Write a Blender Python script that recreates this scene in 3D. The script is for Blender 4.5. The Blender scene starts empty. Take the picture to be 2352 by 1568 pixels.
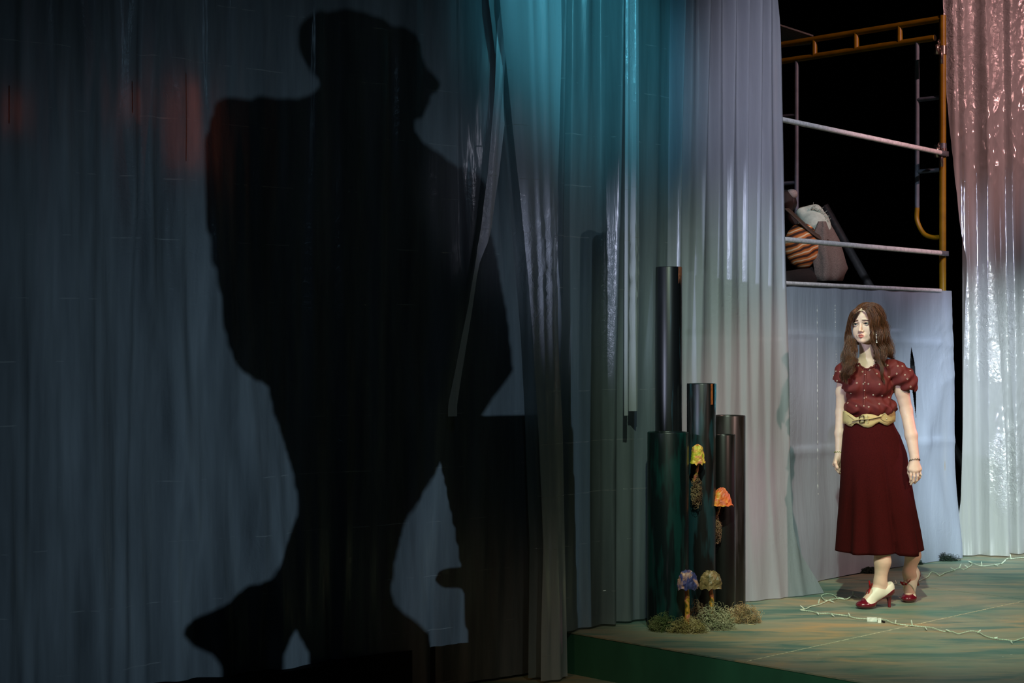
import bpy, math, random
import numpy as np
from mathutils import Vector, noise as mnoise

# ------------------------------------------------------------------ scene, camera, world, lights
S = bpy.context.scene
COL = S.collection
F = 3750.0; CAMH = 1.44; HZ = 803.0
cam_d = bpy.data.cameras.new('camera'); cam = bpy.data.objects.new('camera', cam_d); COL.objects.link(cam)
cam_d.sensor_width = 36.0; cam_d.lens = F/2352*36.0; cam_d.shift_y = (HZ-784)/2352
cam_d.clip_end = 200
cam.location = (0, 0, CAMH); cam.rotation_euler = (math.pi/2, 0, 0)
S.camera = cam
S.view_settings.view_transform = 'Standard'; S.view_settings.look = 'None'
S.view_settings.gamma = 1; S.view_settings.exposure = 0.0; S.view_settings.use_curve_mapping = False
S.cycles.use_denoising = True
S.cycles.max_bounces = 8; S.cycles.transparent_max_bounces = 12
S.cycles.caustics_reflective = False; S.cycles.caustics_refractive = False
W = bpy.data.worlds.new('world'); S.world = W; W.use_nodes = True
W.node_tree.nodes['Background'].inputs[0].default_value = (0.35, 0.5, 0.62, 1)
W.node_tree.nodes['Background'].inputs[1].default_value = 0.010

def spot(name, loc, aim, col, power, size=40, blend=.6, rad=.08):
    d = bpy.data.lights.new(name, 'SPOT'); d.energy = power; d.color = col
    d.spot_size = math.radians(size); d.spot_blend = blend; d.shadow_soft_size = rad
    o = bpy.data.objects.new(name, d); COL.objects.link(o); o.location = loc
    o.rotation_euler = (Vector(aim)-Vector(loc)).to_track_quat('-Z', 'Y').to_euler()
    return o
BACK = Vector((-3.55, 11.19, 0.4))
spot('spot_key', (0.5, 3.2, 6.2), (2.35, 9.4, 0.2), (0.78, 1.0, 0.76), 2000, 28, .8, .06)
spot('spot_side', (-3.4, 3.4, 2.4), (2.5, 9.6, 1.6), (0.68, 0.74, 1.0), 1150, 16, .6, .06)
spot('spot_pink', (6.4, 6.0, 5.6), (2.8, 11.1, 3.2), (1.0, 0.50, 0.48), 1200, 25, .8, .06)
spot('spot_white_right', (4.6, 5.0, 3.2), (3.4, 11.6, 0.7), (0.84, 0.96, 1.0), 2600, 22, .8, .08)
spot('spot_warm', (5.5, 4.5, 4.5), (2.0, 9.2, 0.7), (1.0, 0.62, 0.52), 800, 22, .6, .06)
spot('spot_teal', (1.6, 4.2, 5.0), (0.36, 8.5, 3.0), (0.12, 0.64, 0.84), 900, 19, 1.0, .2)
spot('spot_blue_wash', (1.8, 3.0, 4.4), (.75, 8.6, 2.3), (0.42, 0.68, 0.9), 75, 22, 1.0, .2)
spot('spot_upper', (1.6, 3.0, 6.2), (2.0, 9.9, 2.4), (0.84, 0.86, 1.0), 1250, 19, .9, .05)
spot('spot_floor', (1.6, 2.5, 5.5), (2.0, 7.3, 0), (0.95, 1.0, 0.82), 560, 34, 1.0, .1)
spot('spot_riser', (-.2, 2.5, 1.2), (1.35, 7.4, -.1), (0.75, 1.0, 0.85), 75, 15, .9, .1)
spot('spot_back', BACK, (-.95, 7.5, .95), (0.50, 0.74, 0.94), 145, 62, 1.0, .014)
spot('spot_rim', (5.2, 10.0, 2.4), (2.0, 9.2, .85), (1.0, 0.38, 0.55), 260, 14, .8, .05)
spot('spot_back_grey', (-1.3, 10.9, 1.0), (.6, 8.7, 1.9), (0.75, 0.87, 0.92), 26, 34, .9, .03)
spot('spot_front_fill', (0.5, 1.5, 4.4), (-.7, 7.6, 1.9), (0.35, 0.6, 0.85), 26, 34, 1.0, .05)
spot('spot_lilac', (2.2, 3.4, 3.8), (-.05, 8.15, 2.2), (0.78, 0.80, 1.0), 60, 11, 1.0, .08)
spot('spot_amber', (-1.0, 5.0, 3.5), (0.2, 8.1, -.4), (1.0, 0.62, 0.28), 45, 20, 1.0, .1)

# ------------------------------------------------------------------ helpers
def ray(px, py): return np.array([(px-1176)/F, 1.0, -(py-HZ)/F])
def at(px, py, Y):
    r = ray(px, py); return np.array([r[0]*Y, Y, CAMH + r[2]*Y])
def flr(px, py, z=0.0):
    Y = (CAMH-z)*F/(py-HZ); return at(px, py, Y)
E1 = np.array([.70, -.714, 0.0]); E2 = np.array([.714, .70, 0.0]); O0 = np.array([.22, 8.41, 0.0])
def st(s, t, z=0.0): return O0 + E1*s + E2*t + np.array([0, 0, z])

def tag(o, label=None, cat=None, group=None, kind=None):
    if label: o['label'] = label
    if cat: o['category'] = cat
    if group: o['group'] = group
    if kind: o['kind'] = kind
    return o
def wloc(o):
    l = Vector((0, 0, 0))
    while o is not None: l += o.location; o = o.parent
    return l
def empty(name, loc, label=None, cat=None, group=None, kind=None, parent=None):
    o = bpy.data.objects.new(name, None); COL.objects.link(o); o.empty_display_size = .1
    p = wloc(parent) if parent else Vector((0, 0, 0))
    o.parent = parent; o.location = Vector(loc)-p
    return tag(o, label, cat, group, kind)
def mk(name, V, Fc, mat, parent=None, smooth=True, origin=None):
    V = np.asarray(V, dtype=np.float64).reshape(-1, 3)
    if origin is None:
        if parent is not None: origin = wloc(parent)
        else: origin = ((V[:, 0].min()+V[:, 0].max())/2, (V[:, 1].min()+V[:, 1].max())/2, V[:, 2].min())
    origin = Vector(origin)
    V = V - np.array(origin)
    m = bpy.data.meshes.new(name)
    if isinstance(Fc, np.ndarray):
        nf, k = Fc.shape
        m.vertices.add(len(V)); m.vertices.foreach_set('co', V.astype(np.float32).ravel())
        m.loops.add(nf*k); m.loops.foreach_set('vertex_index', Fc.astype(np.int32).ravel())
        m.polygons.add(nf); m.polygons.foreach_set('loop_start', np.arange(0, nf*k, k, dtype=np.int32))
        m.update(calc_edges=True)
    else:
        m.from_pydata([tuple(v) for v in V], [], [tuple(int(i) for i in f) for f in Fc])
    m.validate()
    if smooth: m.polygons.foreach_set('use_smooth', [True]*len(m.polygons))
    if mat is not None: m.materials.append(mat)
    o = bpy.data.objects.new(name, m); COL.objects.link(o)
    p = wloc(parent) if parent else Vector((0, 0, 0))
    o.parent = parent; o.location = origin - p
    return o
class MB:
    def __init__(self): self.V = []; self.F = []; self.n = 0
    def add(self, V, Fc):
        self.V.append(np.asarray(V, float).reshape(-1, 3)); self.F += [tuple(int(i)+self.n for i in f) for f in Fc]; self.n += len(self.V[-1]); return self
    def build(self, name, mat, parent=None, smooth=True, origin=None): return mk(name, np.concatenate(self.V), self.F, mat, parent, smooth, origin)
def crom(P, n=8):
    P = np.asarray(P, float)
    if len(P) < 3:
        t = np.linspace(0, 1, n+1)[:, None]; return P[0]*(1-t)+P[-1]*t
    Q = np.vstack([2*P[0]-P[1], P, 2*P[-1]-P[-2]]); out = []
    for i in range(1, len(Q)-2):
        for t in np.linspace(0, 1, n, endpoint=False):
            a, b, c, d = Q[i-1], Q[i], Q[i+1], Q[i+2]
            out.append(.5*((2*b)+(-a+c)*t+(2*a-5*b+4*c-d)*t*t+(-a+3*b-3*c+d)*t**3))
    out.append(P[-1]); return np.array(out)
def tube(P, r, n=8, cap=True, ry=None):
    """tube along polyline P; r scalar or per point"""
    P = np.asarray(P, float); m = len(P); r = np.broadcast_to(np.asarray(r, float), (m,))
    T = np.gradient(P, axis=0); T /= np.linalg.norm(T, axis=1)[:, None]+1e-12
    up = np.array([0, 0, 1.0]) if abs(T[0][2]) < .9 else np.array([1.0, 0, 0])
    N = np.cross(T[0], up); N /= np.linalg.norm(N); V = []
    for i in range(m):
        N = N - T[i]*np.dot(N, T[i]); N /= np.linalg.norm(N)+1e-12
        B = np.cross(T[i], N)
        for k in range(n):
            a = 2*math.pi*k/n; V.append(P[i]+r[i]*(math.cos(a)*N+(ry or 1)*math.sin(a)*B))
    Fc = [(i*n+k, i*n+(k+1) % n, (i+1)*n+(k+1) % n, (i+1)*n+k) for i in range(m-1) for k in range(n)]
    if cap:
        L = len(V); V += V[:n]+V[(m-1)*n:m*n]; Fc += [tuple(L+k for k in range(n-1, -1, -1)), tuple(L+n+k for k in range(n))]
    return V, Fc
def box(c, sx, sy, sz, ax=None, ay=None, az=None):
    ax = np.array([1., 0, 0]) if ax is None else np.asarray(ax, float); ay = np.array([0, 1., 0]) if ay is None else np.asarray(ay, float)
    az = np.array([0, 0, 1.]) if az is None else np.asarray(az, float); c = np.asarray(c, float); V = []
    for k in (-1, 1):
        for j in (-1, 1):
            for i in (-1, 1): V.append(c+ax*sx/2*i+ay*sy/2*j+az*sz/2*k)
    return V, [(0, 2, 3, 1), (4, 5, 7, 6), (0, 1, 5, 4), (2, 6, 7, 3), (0, 4, 6, 2), (1, 3, 7, 5)]
def ring(c, R, r, nrm, n=16, m=5):
    nrm = np.asarray(nrm, float); nrm /= np.linalg.norm(nrm)
    a = np.cross(nrm, [0, 0, 1.0]); a = a/np.linalg.norm(a) if np.linalg.norm(a) > 1e-3 else np.array([1., 0, 0]); b = np.cross(nrm, a)
    V = []; 
    for i in range(n):
        t = 2*math.pi*i/n; d = a*math.cos(t)+b*math.sin(t)
        for k in range(m):
            u = 2*math.pi*k/m; V.append(np.asarray(c)+d*(R+r*math.cos(u))+nrm*r*math.sin(u))
    return V, [(i*m+k, ((i+1) % n)*m+k, ((i+1) % n)*m+(k+1) % m, i*m+(k+1) % m) for i in range(n) for k in range(m)]
def ball(c, r, n=10, m=6):
    c = np.asarray(c, float); r = np.broadcast_to(np.asarray(r, float), (3,)); V = [c+[0, 0, r[2]]]
    for j in range(1, m):
        p = math.pi*j/m
        for i in range(n):
            a = 2*math.pi*i/n; V.append(c+[r[0]*math.sin(p)*math.cos(a), r[1]*math.sin(p)*math.sin(a), r[2]*math.cos(p)])
    V.append(c-[0, 0, r[2]]); L = len(V)-1
    Fc = [(0, 1+i, 1+(i+1) % n) for i in range(n)]
    Fc += [(1+j*n+i, 1+(j+1)*n+i, 1+(j+1)*n+(i+1) % n, 1+j*n+(i+1) % n) for j in range(m-2) for i in range(n)]
    Fc += [(L, 1+(m-2)*n+(i+1) % n, 1+(m-2)*n+i) for i in range(n)]
    return V, Fc

# ------------------------------------------------------------------ materials
def s2l(c): return tuple(((x/255)/12.92 if x/255 < .04045 else ((x/255+.055)/1.055)**2.4) for x in c)+(1,)
class NT:
    def __init__(self, name):
        self.m = bpy.data.materials.new(name); self.m.use_nodes = True; self.t = self.m.node_tree; self.t.nodes.clear()
        self.out = self.n('ShaderNodeOutputMaterial'); self.tc = self.n('ShaderNodeTexCoord')
    def n(self, typ, **kw):
        x = self.t.nodes.new(typ)
        for k, v in kw.items():
            if k.startswith('i_'):
                key = k[2:]; key = int(key) if key.isdigit() else key.replace('_', ' ')
                if hasattr(v, 'is_linked') or isinstance(v, bpy.types.NodeSocket): self.t.links.new(v, x.inputs[key])
                else: x.inputs[key].default_value = v
            else: setattr(x, k, v)
        return x
    def link(self, a, b): self.t.links.new(a, b)
    def math(self, op, a, b=0.0, c=None, clamp=False):
        x = self.n('ShaderNodeMath', operation=op, use_clamp=clamp)
        for i, v in enumerate((a, b, c)):
            if v is None: continue
            if isinstance(v, bpy.types.NodeSocket): self.link(v, x.inputs[i])
            else: x.inputs[i].default_value = v
        return x.outputs[0]
    def mapping(self, scale, loc=(0, 0, 0), rot=(0, 0, 0)):
        x = self.n('ShaderNodeMapping'); self.link(self.tc.outputs['Object'], x.inputs[0]); x.inputs['Scale'].default_value = scale; x.inputs['Location'].default_value = loc; x.inputs['Rotation'].default_value = rot
        return x.outputs[0]
    def noise(self, vec, scale, detail=3, rough=.5, dist=0.0):
        x = self.n('ShaderNodeTexNoise'); self.link(vec, x.inputs['Vector']); x.inputs['Scale'].default_value = scale; x.inputs['Detail'].default_value = detail; x.inputs['Roughness'].default_value = rough; x.inputs['Distortion'].default_value = dist
        return x.outputs['Fac']
    def ramp(self, fac, stops, interp='LINEAR'):
        x = self.n('ShaderNodeValToRGB'); self.link(fac, x.inputs[0]); cr = x.color_ramp; cr.interpolation = interp
        while len(cr.elements) < len(stops): cr.elements.new(.5)
        for e, (p, c) in zip(cr.elements, stops): e.position = p; e.color = c if len(c) == 4 else tuple(c)+(1,)
        return x.outputs[0]
    def mix(self, fac, a, b):
        x = self.n('ShaderNodeMix', data_type='RGBA')
        for i, v in ((0, fac), (6, a), (7, b)):
            if isinstance(v, bpy.types.NodeSocket): self.link(v, x.inputs[i])
            else: x.inputs[i].default_value = v
        return x.outputs[2]
    def bump(self, h, strength=.5, dist=.01, prev=None):
        x = self.n('ShaderNodeBump'); x.inputs['Strength'].default_value = strength; x.inputs['Distance'].default_value = dist; self.link(h, x.inputs['Height'])
        if prev is not None: self.link(prev, x.inputs['Normal'])
        return x.outputs[0]
    def pbsdf(self, col, rough=.5, normal=None, metal=0.0, spec=.5, sheen=0.0, sss=0.0, coat=0.0):
        x = self.n('ShaderNodeBsdfPrincipled')
        for k, v in (('Base Color', col), ('Roughness', rough), ('Metallic', metal), ('Specular IOR Level', spec), ('Sheen Weight', sheen), ('Subsurface Weight', sss), ('Coat Weight', coat)):
            if isinstance(v, bpy.types.NodeSocket): self.link(v, x.inputs[k])
            else: x.inputs[k].default_value = v
        if sss: x.inputs['Subsurface Radius'].default_value = (1, .35, .2); x.inputs['Subsurface Scale'].default_value = .008
        if normal is not None: self.link(normal, x.inputs['Normal'])
        self.link(x.outputs[0], self.out.inputs[0]); return x
def simple(name, rgb, rough=.5, metal=0.0, nscale=40, namp=.25, bump=.0, sheen=0.0, spec=.5, sss=0.0, stretch=(1, 1, 1), coat=0.0, bscale=None):
    t = NT(name); c = s2l(rgb) if max(rgb) > 1 else tuple(rgb)+(1,)
    v = t.mapping(stretch); f = t.noise(v, nscale, 4, .6)
    dark = tuple(x*(1-namp) for x in c[:3])+(1,); lite = tuple(min(1, x*(1+namp)) for x in c[:3])+(1,)
    col = t.ramp(f, [(.3, dark), (.7, lite)]); nn = None
    if bump: nn = t.bump(t.noise(v, bscale or nscale*2, 5, .6), bump, .003)
    t.pbsdf(col, rough, nn, metal, spec, sheen, sss, coat); return t.m

def plastic(name, tint, diff=.5, transp=.05, gloss=.10, rough=.22, crease=.26, crease_off=0.0, crinkle=.25, cr_mask=None, vstretch=.12, tcol=None, vlines=None, vdir=None, seed=0.0, tone_lo=.82):
    """thin milky polythene sheet: reflects, lets light through, shows a little of what is behind"""
    t = NT(name); c = tuple(tint)+(1,)
    v = t.mapping((1, 1, vstretch), (seed, seed*.7, 0)); vi = t.mapping((1, 1, 1), (seed, 0, 0))
    soft = t.noise(v, 9, 4, .55)
    fine = t.noise(vi, 26, 4, .6, 1.2)
    nrm = t.bump(soft, .35, .03)
    if crinkle:
        rn = t.n('ShaderNodeTexNoise', noise_type='RIDGED_MULTIFRACTAL', i_Scale=4.0, i_Detail=2.5, i_Roughness=.5, i_Distortion=.6); t.link(t.mapping((1, 1, .55), (seed, 0, 0), (0, .3, 0)), rn.inputs['Vector']); cf = rn.outputs['Fac']
        if cr_mask is None:
            msk = t.ramp(t.noise(t.mapping((1, 1, .5), (3+seed, 1, 2)), 2.2, 2, .5), [(.50, (0, 0, 0)), (.68, (1, 1, 1))])
        else:      # crumpled patch around a place on the sheet: x, z centre and radii (object space)
            sx = t.n('ShaderNodeSeparateXYZ'); t.link(t.tc.outputs['Object'], sx.inputs[0])
            msk = None
            for (x0, z0, rx, rz) in cr_mask:
                a = t.math('POWER', t.math('DIVIDE', t.math('SUBTRACT', sx.outputs[0], x0), rx), 2.0)
                b = t.math('POWER', t.math('DIVIDE', t.math('SUBTRACT', sx.outputs[2], z0), rz), 2.0)
                q = t.math('SUBTRACT', 1.0, t.math('ADD', a, b), clamp=True)
                msk = q if msk is None else t.math('MAXIMUM', msk, q)
        h = t.math('MULTIPLY', t.math('ADD', t.math('MULTIPLY', cf, .55), t.math('MULTIPLY', fine, .30)), msk)
        nrm = t.bump(h, crinkle*2.2, .02, nrm)
    sx2 = t.n('ShaderNodeSeparateXYZ'); t.link(t.tc.outputs['Object'], sx2.inputs[0])
    nrm0 = nrm
    if crease:     # packing creases across the sheet
        wob = t.math('MULTIPLY', t.noise(t.mapping((1, 1, 0)), 3.0, 2), .02)
        zz = t.math('ADD', t.math('ADD', sx2.outputs[2], crease_off), wob)
        fr = t.math('ABSOLUTE', t.math('SUBTRACT', t.math('FRACT', t.math('DIVIDE', zz, crease)), .5))
        ln = t.math('SUBTRACT', 1.0, t.math('DIVIDE', fr, .012), clamp=True)
        gate = t.ramp(t.noise(t.mapping((1, 1, .3), (7, 3, 0)), 5.0, 3, .7), [(.53, (0, 0, 0)), (.64, (1, 1, 1))])
        crm = t.math('MULTIPLY', ln, gate); nrm = t.bump(crm, .9, .012, nrm)
    if vlines:
        for x0 in vlines:
            dd = t.math('ABSOLUTE', t.math('SUBTRACT', sx2.outputs[0], x0))
            ln = t.math('SUBTRACT', 1.0, t.math('DIVIDE', dd, .006), clamp=True)
            gate = t.ramp(t.noise(t.mapping((1, 1, 1), (x0*3, 0, 0)), 22.0, 2, .6), [(.50, (0, 0, 0)), (.60, (1, 1, 1))])
            nrm = t.bump(t.math('MULTIPLY', ln, gate), 1.0, .014, nrm)
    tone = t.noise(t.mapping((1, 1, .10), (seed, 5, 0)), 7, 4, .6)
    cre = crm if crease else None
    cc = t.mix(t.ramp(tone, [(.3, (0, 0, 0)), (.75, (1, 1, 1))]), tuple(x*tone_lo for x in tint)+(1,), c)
    if cre is not None: cc = t.mix(t.math('MULTIPLY', cre, .8), cc, (1, 1, 1, 1))  # whitened creases: real scatter, plus their glints put into the colour
    D = t.n('ShaderNodeBsdfDiffuse', i_Color=cc); T = t.n('ShaderNodeBsdfTranslucent', i_Color=(tuple(tcol)+(1,)) if tcol else cc)
    G = t.n('ShaderNodeBsdfGlossy', i_Roughness=rough, i_Color=(1, 1, 1, 1)); P = t.n('ShaderNodeBsdfTransparent')
    for x in (D, T): t.link(nrm0, x.inputs['Normal'])
    t.link(nrm, G.inputs['Normal'])
    m1 = t.n('ShaderNodeMixShader', i_0=diff); t.link(T.outputs[0], m1.inputs[1]); t.link(D.outputs[0], m1.inputs[2])
    lw = t.n('ShaderNodeLayerWeight', i_Blend=.25); t.link(nrm, lw.inputs['Normal'])
    gf = t.math('ADD', gloss, t.math('MULTIPLY', lw.outputs['Fresnel'], .10), clamp=True)
    if cre is not None: gf = t.math('ADD', gf, t.math('MULTIPLY', cre, .4), clamp=True)
    m2 = t.n('ShaderNodeMixShader'); t.link(gf, m2.inputs[0]); t.link(m1.outputs[0], m2.inputs[1]); t.link(G.outputs[0], m2.inputs[2])
    m3 = t.n('ShaderNodeMixShader', i_0=transp); t.link(m2.outputs[0], m3.inputs[1]); t.link(P.outputs[0], m3.inputs[2])
    t.link(m3.outputs[0], t.out.inputs[0]); return t.m

M = {}
def floor_mat(name, dark=1.0):
    t = NT(name); v = t.mapping((.55, 1.7, 1), rot=(0, 0, math.radians(-8)))
    a = t.noise(v, 2.2, 5, .62, .6); b = t.noise(t.mapping((.4, 1.5, 1), (5, 3, 0), (0, 0, .12)), 3.2, 5, .6, .8); c = t.noise(t.mapping((.3, 2.2, 1), (1, 9, 0)), 9, 4, .6)
    k = lambda *q: tuple(x*dark for x in s2l(q)[:3])+(1,)
    col = t.ramp(a, [(.34, k(92, 132, 118)), (.46, k(138, 142, 120)), (.56, k(150, 142, 118)), (.70, k(186, 150, 108))])
    col = t.mix(t.ramp(b, [(.48, (0, 0, 0)), (.62, (1, 1, 1))]), col, k(84, 116, 106))
    col = t.mix(t.math('MULTIPLY', t.ramp(c, [(.5, (0, 0, 0)), (.8, (1, 1, 1))]), .5), col, k(176, 172, 150))
    sp = t.noise(t.mapping((1, 2.5, 1), (2, 2, 0)), 38, 2, .4)
    col = t.mix(t.ramp(sp, [(.765, (0, 0, 0)), (.785, (1, 1, 1))]), col, k(220, 220, 205))
    t.pbsdf(col, .55, t.bump(c, .15, .004), spec=.35); return t.m
M['floor'] = floor_mat('stage_paint')
M['floor2'] = floor_mat('lower_floor_paint', .8)
M['riser'] = simple('riser_green', (46, 96, 72), .6, nscale=3, namp=.3, stretch=(1, 1, .4), bump=.1)
M['edge'] = simple('platform_edge', (170, 160, 135), .6)
M['black'] = simple('black_cloth', (5, 5, 6), .9)
M['yellow'] = simple('yellow_scaffold_paint', (148, 116, 16), .4, nscale=12, namp=.2)
M['steel'] = simple('galvanised_tube', (150, 158, 168), .35, metal=.6, nscale=14)
M['greytube'] = simple('grey_blue_tube', (96, 110, 124), .45, nscale=12)
M['whitetube'] = simple('white_rail', (240, 240, 244), .3)
M['chrome'] = simple('clamp_metal', (185, 170, 160), .25, metal=.9)
M['wood'] = simple('dark_wood', (40, 30, 24), .7, nscale=6, stretch=(1, 1, 5))
M['pole'] = simple('dark_pole', (70, 72, 74), .5)
M['whitesheet'] = simple('grey_sheet', (150, 150, 146), .7)

# ------------------------------------------------------------------ stage floors and black surround
low = mk('floor', *box((1, 9, -.263), 26, 24, .1), M['floor2'], smooth=False); tag(low, kind='structure')
plat = empty('stage_platform', st(0, 0, -.21), kind='structure')
def quadprism(c, z0, z1):
    V = [list(p[:2])+[z0] for p in c]+[list(p[:2])+[z1] for p in c]
    return V, [(3, 2, 1, 0), (4, 5, 6, 7)]+[(i, (i+1) % 4, (i+1) % 4+4, i+4) for i in range(4)]
rb = MB()
rb.add(*quadprism([st(.002, .002), st(7, .002), st(7, 9), st(.002, 9)], -.213, -.007))
rb.build('riser', M['riser'], plat, smooth=False)
bk = MB(); bk.add(*quadprism([st(-5, -5), st(-.08, -5), st(-.08, 9), st(-5, 9)], -.213, -.002))
bk.build('rear_deck', M['black'], plat, smooth=False)
ss = [-.078, 1.22, 2.44, 3.66, 4.88, 7.0]
for i in range(5):
    tt = [0.0, .25+2.42, 5.1, 9] if i else [0.0, 2.67, 5.1, 9]
    for j in range(3):
        g = .0015; s0, s1, t0, t1 = ss[i]+(g if i else 0), ss[i+1]-g, tt[j]+(g if j else 0), tt[j+1]-g
        lift = random.uniform(-.0006, .0006)
        mk('floor_panel', *quadprism([st(s0, t0), st(s1, t0), st(s1, t1), st(s0, t1)], -.007, lift), M['floor'], plat, smooth=False)
sm = MB()   # pale chipped line on the panel joint
sm.add(*quadprism([st(1.2175, .02), st(1.2225, .02), st(1.2225, 8), st(1.2175, 8)], -.006, .0012))
sm.build('joint_strip', simple('joint_pale', (205, 195, 165), .6, nscale=60, namp=.5), plat, smooth=False)
for nm, c, sx, sy, sz in (('wall_back', (2, 19, 3.5), 30, .1, 8), ('wall_left', (-9, 9, 3.5), .1, 22, 8), ('wall_right', (11, 9, 3.5), .1, 22, 8), ('ceiling', (1, 9, 7.6), 22, 22, .1)):
    tag(mk(nm, *box(c, sx, sy, sz), M['black'], smooth=False), kind='structure')

# ------------------------------------------------------------------ plastic curtains
def plane_pt(px, py, P0, D, d=0.0):
    """point on the vertical plane through P0 along D (pushed d metres towards the audience) seen at a pixel"""
    D = D/np.linalg.norm(D); N = np.array([D[1], -D[0], 0.0])
    if N[1] > 0: N = -N
    Q = P0+N*d; r = ray(px, py); den = r[0]*N[0]+r[1]*N[1]
    k = (Q[0]*N[0]+Q[1]*N[1])/den
    return np.array([r[0]*k, r[1]*k, CAMH+r[2]*k])
def lerpk(tab, y):
    return np.interp(y, [a for a, b in tab], [b for a, b in tab])
def curtain(name, P0, D, left, right, ztop, bot, folds, mat, nu=300, nv=180, small=.006, seed=0, d0=0.0, hole=None, xtra=None):
    """sheet between two leaning edges (tables of pixel row -> pixel column), folds = (xt, xb, wl, wr, amp_top, amp_bot)"""
    D = D/np.linalg.norm(D); N = np.array([D[1], -D[0], 0.0]); N = -N if N[1] > 0 else N
    rng = np.random.default_rng(seed)
    us = np.linspace(0, 1, nu+1); vs = np.linspace(0, 1, nv+1); V = np.zeros((nv+1, nu+1, 3))
    ph = rng.uniform(0, 6.28, 12); fr = rng.uniform(.6, 2.2, 12)
    for j, v in enumerate(vs):
        py = -170 + v*1900
        pl, pr = lerpk(left, py), lerpk(right, py)
        A = plane_pt(pl, HZ, P0, D); B = plane_pt(pr, HZ, P0, D)
        px = pl+(pr-pl)*us
        d = np.full(nu+1, d0)
        for (xt, xb, wl, wr, at_, ab_) in folds:
            c = np.interp(py, [0, 1450], [xt, xb]) if not isinstance(xt, list) else lerpk(xt, py)
            a = np.interp(py, [0, 1100], [at_, ab_]); x = px-c
            d = d + a*np.where(x < 0, np.exp(-(x/wl)**2), np.exp(-(x/wr)**2))
        for k in range(12):
            d = d + small*.35*np.sin(px*fr[k]*.09+ph[k]+py*.0012*(k-6))*(.4+.6*v)
        if xtra is not None: d = d + xtra(px, py)
        # true 3-D: position by the ray at horizon height, hanging straight, heights linear in z
        base = np.array([plane_pt(p, HZ, P0, D) for p in px])
        V[j, :, 0] = base[:, 0]+N[0]*d; V[j, :, 1] = base[:, 1]+N[1]*d
        V[j, :, 2] = 0
    # heights: rows run from ztop to the bottom table (pixel column -> z); each row keeps the plan of its pixel row
    Z = np.zeros((nv+1, nu+1)); py_rows = -170+vs*1900
    out = np.zeros_like(V)
    for i, u in enumerate(us):
        pxs = np.array([lerpk(left, y)+(lerpk(right, y)-lerpk(left, y))*u for y in py_rows])
        z_of_row = np.array([CAMH-(py_rows[j]-HZ)/F*V[j, i, 1] for j in range(nv+1)])
        zb = lerpk(bot, pxs[int(nv*.84)])
        zt = ztop
        zz = zt+(zb-zt)*vs
        order = np.argsort(z_of_row)
        for c in (0, 1): out[:, i, c] = np.interp(zz, z_of_row[order], V[order, i, c])
        out[:, i, 2] = zz
    idx = np.arange((nv+1)*(nu+1)).reshape(nv+1, nu+1)
    q = np.stack([idx[:-1, :-1], idx[1:, :-1], idx[1:, 1:], idx[:-1, 1:]], -1).reshape(-1, 4)
    if hole is not None:
        cen = out.reshape(-1, 3)[q].mean(1); q = q[~hole(cen)]
    return mk(name, out.reshape(-1, 3), q, mat)

PA = np.array([.068, 8.28, 0]); DA = np.array([1.34, 1.0, 0])
PB = st(.10, .2); DB = E2*1.6+E1*.10
# --- the big dark back-lit sheet on the left
rng = np.random.default_rng(4)
foldsA = []
for x in np.arange(-60, 1200, 44):
    xt = x+rng.uniform(-12, 12); sp = (x-600)*.10 if x < 450 else 0
    big = 1.0 if x < 470 else .35
    foldsA.append((xt, xt+sp+rng.uniform(-30, 60)*big, rng.uniform(12, 26), rng.uniform(14, 40), big*rng.uniform(.02, .05), big*rng.uniform(.008, .03)))
foldsA += [([(0, 1150), (230, 1125), (560, 1075), (930, 1000), (1300, 960)], 0, 34, 26, .075, .03),
           (1047, 1075, 5, 60, .03, .0), (360, 640, 40, 60, .03, .07), (215, 500, 30, 50, .03, .05), (90, 240, 30, 60, .03, .05)]
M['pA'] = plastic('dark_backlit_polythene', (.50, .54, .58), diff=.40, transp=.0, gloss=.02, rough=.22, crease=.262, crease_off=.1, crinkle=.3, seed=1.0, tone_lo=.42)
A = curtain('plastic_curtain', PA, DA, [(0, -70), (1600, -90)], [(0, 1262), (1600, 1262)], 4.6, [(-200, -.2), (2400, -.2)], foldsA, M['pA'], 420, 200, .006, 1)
tag(A, 'wide dark back-lit plastic sheet at left carrying a huge shadow of a man', 'curtain')
# --- teal-lit middle curtain, left edge hanging in front of the dark sheet down to the lower floor
leftB = [(-200, 1112), (0, 1118), (440, 1160), (770, 1186), (1000, 1200), (1250, 1210), (1553, 1209), (1800, 1209)]
foldsB = [(1265, 1275, 14, 8, .12, .04), (1300, 1290, 10, 30, .06, .05), (1330, 1345, 12, 26, .05, .03), (1392, 1395, 8, 16, .13, .05), (1412, 1420, 6, 6, -.06, -.02),
          (1440, 1440, 18, 40, .05, .03), (1505, 1500, 26, 10, .02, .01), (1150, 1215, 30, 40, .05, .02), (1225, 1250, 10, 14, .05, .03), (1190, 1235, 8, 22, .03, .02)]
obB = plane_pt(1300, HZ, PB, DB)
M['pB'] = plastic('milky_polythene_middle', (.48, .57, .60), tone_lo=.55, diff=.40, transp=.10, gloss=.035, rough=.28, crease=.262, crinkle=.45, seed=2.2,
                  cr_mask=[(-.30, 2.1, .10, .55), (.10, 1.9, .13, .5)])
Bc = curtain('plastic_curtain', PB, DB, leftB, [(0, 1540), (800, 1530), (1600, 1530)], 4.6, [(1200, -.2), (1272, -.2), (1276, .012), (2400, .012)], foldsB, M['pB'], 300, 190, .005, 2, d0=0)
tag(Bc, 'teal lit plastic curtain hanging in folds at the left corner of the platform', 'curtain')
crg = np.random.default_rng(77); CR = [(crg.uniform(0, math.pi), crg.uniform(16, 46), crg.uniform(0, 6), crg.uniform(.5, 1)) for _ in range(7)]
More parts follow.
